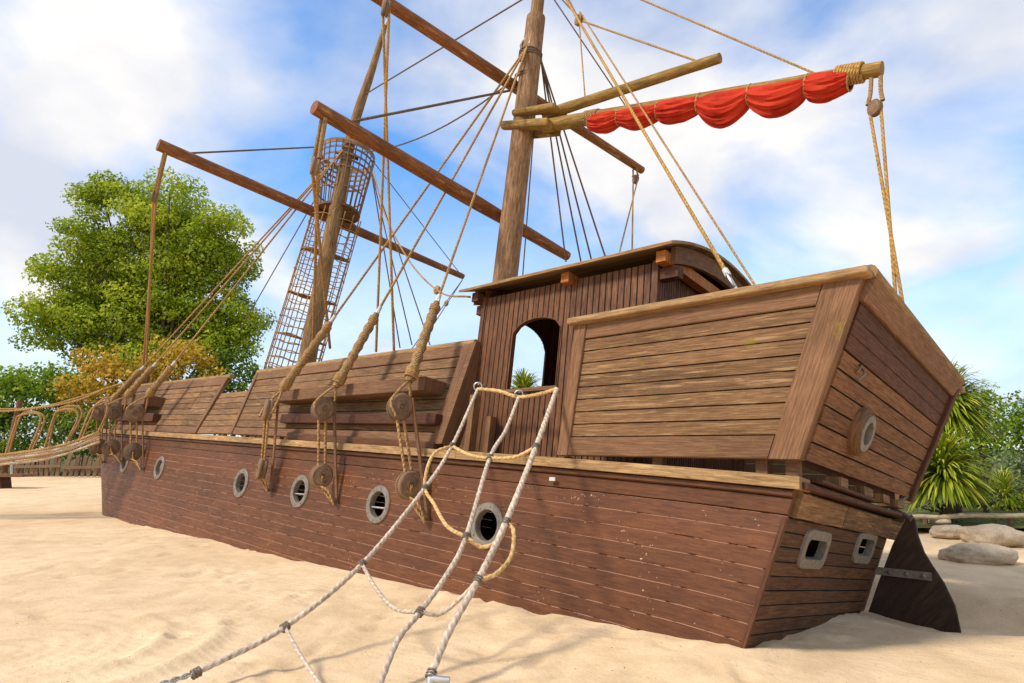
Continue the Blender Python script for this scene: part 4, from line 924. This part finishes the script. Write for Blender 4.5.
# palisade fences
def palisade(x0,x1,y,h,Yd,label,seed):
    rnd=random.Random(seed); a=onY(x0,y,Yd); b=onY(x1,y,Yd); a.z=b.z=0
    root=empty('palisade_fence',a,label,'fence','low palisade fences by the hedge')
    n=int((b-a).length/.3)
    mb=MB()
    for i in range(n):
        p=lerp(a,b,i/n); hh=h*rnd.uniform(.75,1.1); w_=.2; le=rnd.uniform(-.1,.25)
        mb.box8([p,p+V((w_,0,0)),p+V((w_,.1,0)),p+V((0,.1,0)),p+V((le,0,hh)),p+V((w_+le,0,hh*rnd.uniform(.92,1))),p+V((w_+le,.1,hh)),p+V((le,.1,hh))])
    mb.build('pickets',M['block'],root)
    mb=MB(); mb.beam(a+V((0,-.1,h*.35)),b+V((0,-.1,h*.4)),(0,.09,0),(0,0,.16)); mb.build('rail',M['block'],root)
palisade(13,60,476,1.25,38,'short grey palisade of uneven stakes under the left hedge',1)
palisade(62,104,475,1.2,37,'short grey palisade of uneven stakes next to the bow',2)
palisade(-90,8,477,1.1,39,'short grey palisade of uneven stakes at the far left edge',3)
# ---------------------------------------------------------------- vegetation
def leafcloud(name,clumps,nper,size,m_,parent,seed,flat=.35,blade=False):
    rnd=random.Random(seed); mb=MB()
    for (c,r) in clumps:
        tone=rnd.uniform(-.22,.22); n=int(nper*(r.x*r.y*r.z)**.67)
        for i in range(n):
            while 1:
                q=V((rnd.uniform(-1,1),rnd.uniform(-1,1),rnd.uniform(-1,1)))
                if .12<q.length<1: break
            q=q*(.6+.4*q.length) if rnd.random()<.4 else q.normalized()*rnd.uniform(.72,1.08)
            p=c+V((q.x*r.x,q.y*r.y,q.z*r.z)); nn=(q.normalized()*.8+V((rnd.gauss(0,.6),rnd.gauss(0,.6),rnd.gauss(.25,.5)))).normalized()
            u=nn.orthogonal().normalized(); v=nn.cross(u); a=rnd.uniform(0,6.28); u,v=u*math.cos(a)+v*math.sin(a),v*math.cos(a)-u*math.sin(a)
            s=size*rnd.uniform(.6,1.3); b=len(mb.v); t_=min(1,max(0,.5+tone+rnd.gauss(0,.2)+.12*q.z))
            mb.v+=[p-u*s*.5,p+v*s*.34+nn*s*.05,p+u*s*.55,p-v*s*.34+nn*s*.05]
            mb.f.append((b,b+1,b+2,b+3)); mb.uv.append([(0,0)]*4); mb.rn.append((t_,.5)); mb.sm.append(False)
    return mb.build(name,m_ if not isinstance(m_,str) else M[m_],parent,recalc=False)
def tree(label,base,h,envelopes,nclump,nper,size,m_,seed,trunk_r=.3,name='tree',cat='tree',group=None,limbs=True,csize=(.8,1.6),shell=.35):
    rnd=random.Random(seed); root=empty(name,base,label,cat,group)
    clumps=[]
    tot=sum(e[1].x*e[1].z for e in envelopes)
    for (c,r) in envelopes:
        n=max(1,int(nclump*r.x*r.z/tot))
        for i in range(n):
            q=V((rnd.gauss(0,1),rnd.gauss(0,1),rnd.gauss(0,1))).normalized()*(rnd.uniform(shell,1)**.6)
            s=rnd.uniform(*csize); clumps.append((c+V((q.x*(r.x-s*.5),q.y*(r.y-s*.5),q.z*(r.z-s*.5))),V((s,s,s*.62))))
    leafcloud('crown',clumps,nper,size,m_,root,seed+1)
    if trunk_r:
        mb=MB(); top=base+V((rnd.uniform(-.3,.3),0,h*.72)); tp_=spline([base-V((0,0,.3)),base+V((.1,0,h*.22)),base+V((-.1,0,h*.45)),top],5)
        mb.tube(tp_,[trunk_r*(1-.8*i/(len(tp_)-1)) for i in range(len(tp_))],9)
        if limbs:
            for (c,s) in clumps[::(7 if len(clumps)>200 else 3)]:
                st_=lerp(base+V((0,0,h*.18)),top,rnd.uniform(.1,.9)); e_=c
                if e_.z<st_.z: st_=lerp(base,top,.25)
                md_=lerp(st_,e_,.5)+V((rnd.uniform(-.3,.3),rnd.uniform(-.3,.3),-.15*(e_-st_).length*.3)); mb.tube(spline([st_,md_,e_],4),[trunk_r*.32*(1-.8*i/8) for i in range(9)],5)
        mb.build('trunk',M['bark'],root)
    return root
def env(x0,y0,x1,y1,Yd,dr=.8):  # crown envelope that fills a stretch of the view at the distance Yd
    a=onY(x0,y0,Yd); b=onY(x1,y1,Yd); c=(a+b)/2; rx=abs(b.x-a.x)/2; rz=abs(a.z-b.z)/2; return (c,V((rx,rx*dr,rz)))
bt=onY(152,470,46); bt.z=0
tree('huge green plane tree with a rounded crown towering behind the bow',bt,19,[env(95,170,215,260,46),env(50,200,150,330,46),env(150,195,262,330,46),env(22,270,120,375,46),env(180,270,272,385,46),env(80,270,220,390,46),env(75,170,125,215,46,.9),env(100,220,200,340,46,.5)],460,260,.225,'leaf',11,.55,shell=.08,csize=(.7,1.6))
def bush(lab,x0,y0,x1,y1,Yd,m_,seed,n=26,nper=150,size=.2,cs=(.4,.9),grp='bushes and small trees behind the sand',cat='bush',tr=.08):
    c=onY((x0+x1)/2,470,Yd); c.z=0
    return tree(lab,c,abs(onY(0,y0,Yd).z),[env(x0,y0,x1,y1,Yd,.6)],n,nper,size,m_,seed,tr,'bush',cat,grp,limbs=True,csize=cs)
bush('golden yellow leaved tree behind the fore channels',62,340,150,450,41,'leafgold',21,60,110,.26,(.6,1.2))
bush('golden yellow leaved tree rising over the forecastle rail',130,325,222,440,42,'leafgold',22,60,110,.26,(.6,1.2))
bush('lime green bush at the far left under the sky',-40,362,40,430,40,'leaflime',23,50,110,.26,(.6,1.2))
bush('lime green bush between the left edge and the golden tree',22,358,92,430,43,'leaflime',24,50,110,.26,(.6,1.2))
bush('dark hedge bush above the palisade at the left edge',-50,400,45,468,39.5,'leafdark',25,60,110,.22,(.5,1.0))
bush('dark hedge bush above the palisade beside the bow',35,400,125,468,39.8,'leafdark',26,60,110,.22,(.5,1.0))
bush('dark green tree seen between the two bulwarks',190,340,270,450,44,'leafdark',27,60,110,.26,(.6,1.2))
bush('lime green shrub peeking over the low bulwark',225,380,300,450,48,'leaflime',37,40,90,.3,(.6,1.2))
# right-hand side
bush('tall dark green tree in the right background',985,385,1110,500,27,'leafdark',28,70,150,.17,(.5,.9),cat='tree',tr=.14)
bush('bushy green tree right behind the sword-leaved plants',900,376,1000,500,24,'leafdark',29,80,150,.15,(.4,.8),cat='tree')
bush('bright olive green shrub in the middle of the right hedge',955,378,1018,470,21,'leaflime',30,60,170,.12,(.3,.6))
bush('grey green feathery shrub behind the log rail',985,440,1050,512,19,'leafgrey',31,50,200,.10,(.3,.5))
bush('low dark shrub behind the boulders',925,470,1000,516,17.5,'leafdark',32,50,200,.09,(.25,.45))
bush('loose green shrub behind the rail next to the spiky plants',955,455,1000,516,15.5,'leaf',35,40,220,.07,(.2,.4))
bush('dark leafy shrub filling the gap under the spiky plants',905,480,962,518,15.2,'leafdark',36,40,220,.07,(.2,.35))
bush('low green ground shrub at the right edge behind the rail',990,490,1060,520,16.5,'leaf',33,40,200,.08,(.2,.4))
bush('dark green tree beyond the right end of the log rail',1090,370,1230,500,26,'leafdark',71,70,120,.17,(.5,.9),cat='tree',tr=.14)
bush('olive green shrub beyond the right end of the log rail',1110,430,1220,512,18,'leaf',72,50,150,.12,(.3,.6))
bush('tall green tree beyond the spiky plants, mostly hidden by the stern',830,395,905,500,25,'leafdark',73,50,120,.16,(.4,.8),cat='tree')
def cordyline(px,py,Yd,R,n,seed,label,h0=None):
    rnd=random.Random(seed); c=onY(px,py,Yd); b=V((c.x,c.y,0)); root=empty('cordyline_plant',b,label,'plant','spiky sword-leaved plants')
    mb=MB()
    for i in range(n):
        az=rnd.uniform(0,6.283); el=rnd.uniform(-.5,1.45); d=V((math.cos(az)*math.cos(el),math.sin(az)*math.cos(el),math.sin(el))); ln=R*rnd.uniform(.8,1.15); w_=.013*R/.8*rnd.uniform(.8,1.3); t_=rnd.random(); tone=min(1,max(0,rnd.gauss(.5,.25)))
        pts=[]; p=c+d*.04
        for k in range(7):
            pts.append(p.copy()); dd=(d+V((0,0,-1))*(k/6)**1.5*(1.0+.5*rnd.random())).normalized(); p=p+dd*(ln/6)
        sdv_=d.cross(V((0,0,1))).normalized(); b0=len(mb.v)
        for k,p in enumerate(pts):
            ww=w_*(.7+.6*math.sin(math.pi*min(1,k/6*.9+.1)))*(1 if k<6 else .15); mb.v+=[p-sdv_*ww,p+sdv_*ww]
        for k in range(6): mb.f.append((b0+2*k,b0+2*k+1,b0+2*k+3,b0+2*k+2)); mb.uv.append([(0,0)]*4); mb.rn.append((tone,.5)); mb.sm.append(True)
    mb.build('leaves',M['blade'],root,recalc=False)
    mb=MB(); mb.tube([b-V((0,0,.2)),b+V((.05,0,c.z*.5)),c],[.09,.075,.06],9); mb.build('trunk',M['bark'],root)
cordyline(944,476,13.6,1.0,900,41,'lower spiky plant with arching sword leaves beside the rudder')
cordyline(946,408,14.6,1.15,900,42,'upper spiky plant with arching sword leaves beside the stern')
cordyline(524,396,24,1.1,400,43,'spiky plant seen through the cabin window')
cordyline(1004,498,17,.8,350,44,'small spiky clump near the right edge behind the log rail')
# log rail and stones
lr=empty('log_rail',onY(918,530,13.6),'long pale log rail along the edge of the sand on the right','log rail')
mb=MB(); p0=onY(908,518,13.1); p1=onY(970,516,13.2); p2=onY(1100,514,13.3); pts=spline([p0,p1,p2],8); mb.tube([p+V((0,0,.015*math.sin(i))) for i,p in enumerate(pts)],.052,10); mb.build('log',M['ropepale'] if 0 else M['palelog'],lr)
for x in (925,1010,1080):
    q=onY(x,518,13.5); mb=MB(); mb.tube([V((q.x,13.5,-.2)),V((q.x,13.5,q.z))],.05,8); mb.build('post',M['block'],lr)
def boulder(px,py,Yd,rx,ry,rz,seed,label,rot=0):
    c=onY(px,py,Yd); bm=bmesh.new(); bmesh.ops.create_icosphere(bm,subdivisions=5,radius=1)
    for v in bm.verts:
        q=v.co.copy(); n_=1+.22*noise.noise(q*1.1+V((seed,0,0)))+.08*noise.noise(q*3+V((0,seed,0)))+.025*noise.noise(q*9)
        v.co=V((math.copysign(abs(q.x)**.85,q.x)*rx*n_,q.y*ry*n_,math.copysign(abs(q.z)**.8,q.z)*rz*n_))
    me=bpy.data.meshes.new('boulder'); bm.to_mesh(me); bm.free(); me.polygons.foreach_set('use_smooth',[True]*len(me.polygons)); me.materials.append(M['rock'])
    o=bpy.data.objects.new('boulder',me); COL.objects.link(o); o.location=c; o.rotation_euler.z=rot; tag(o,label,'boulder','boulders on the sand beside the log rail'); return o
boulder(992,536,11.4,.50,.34,.19,3,'largest pale boulder below the log rail')
boulder(948,532,12.3,.33,.25,.12,5,'smaller pale boulder left of the largest one')
boulder(977,554,9.9,.46,.3,.15,8,'flat pale boulder lying nearest on the sand',-.1)
boulder(1027,541,11.8,.2,.2,.12,9,'pale stone cut by the right edge of the view')
boulder(940,521,13.2,.2,.12,.07,12,'small grey stone under the log rail beside the rudder')
# low plants along the border
rnd=random.Random(5); cl_=[(onY(915+k*5.5,522,13.9+rnd.uniform(-.1,.5)),V((.2,.2,rnd.uniform(.06,.14)))) for k in range(30)]
o=leafcloud('ground_cover',cl_,900,.06,'leafdark',None,60); tag(o,'low green ground cover along the log rail','ground cover',kind='stuff')
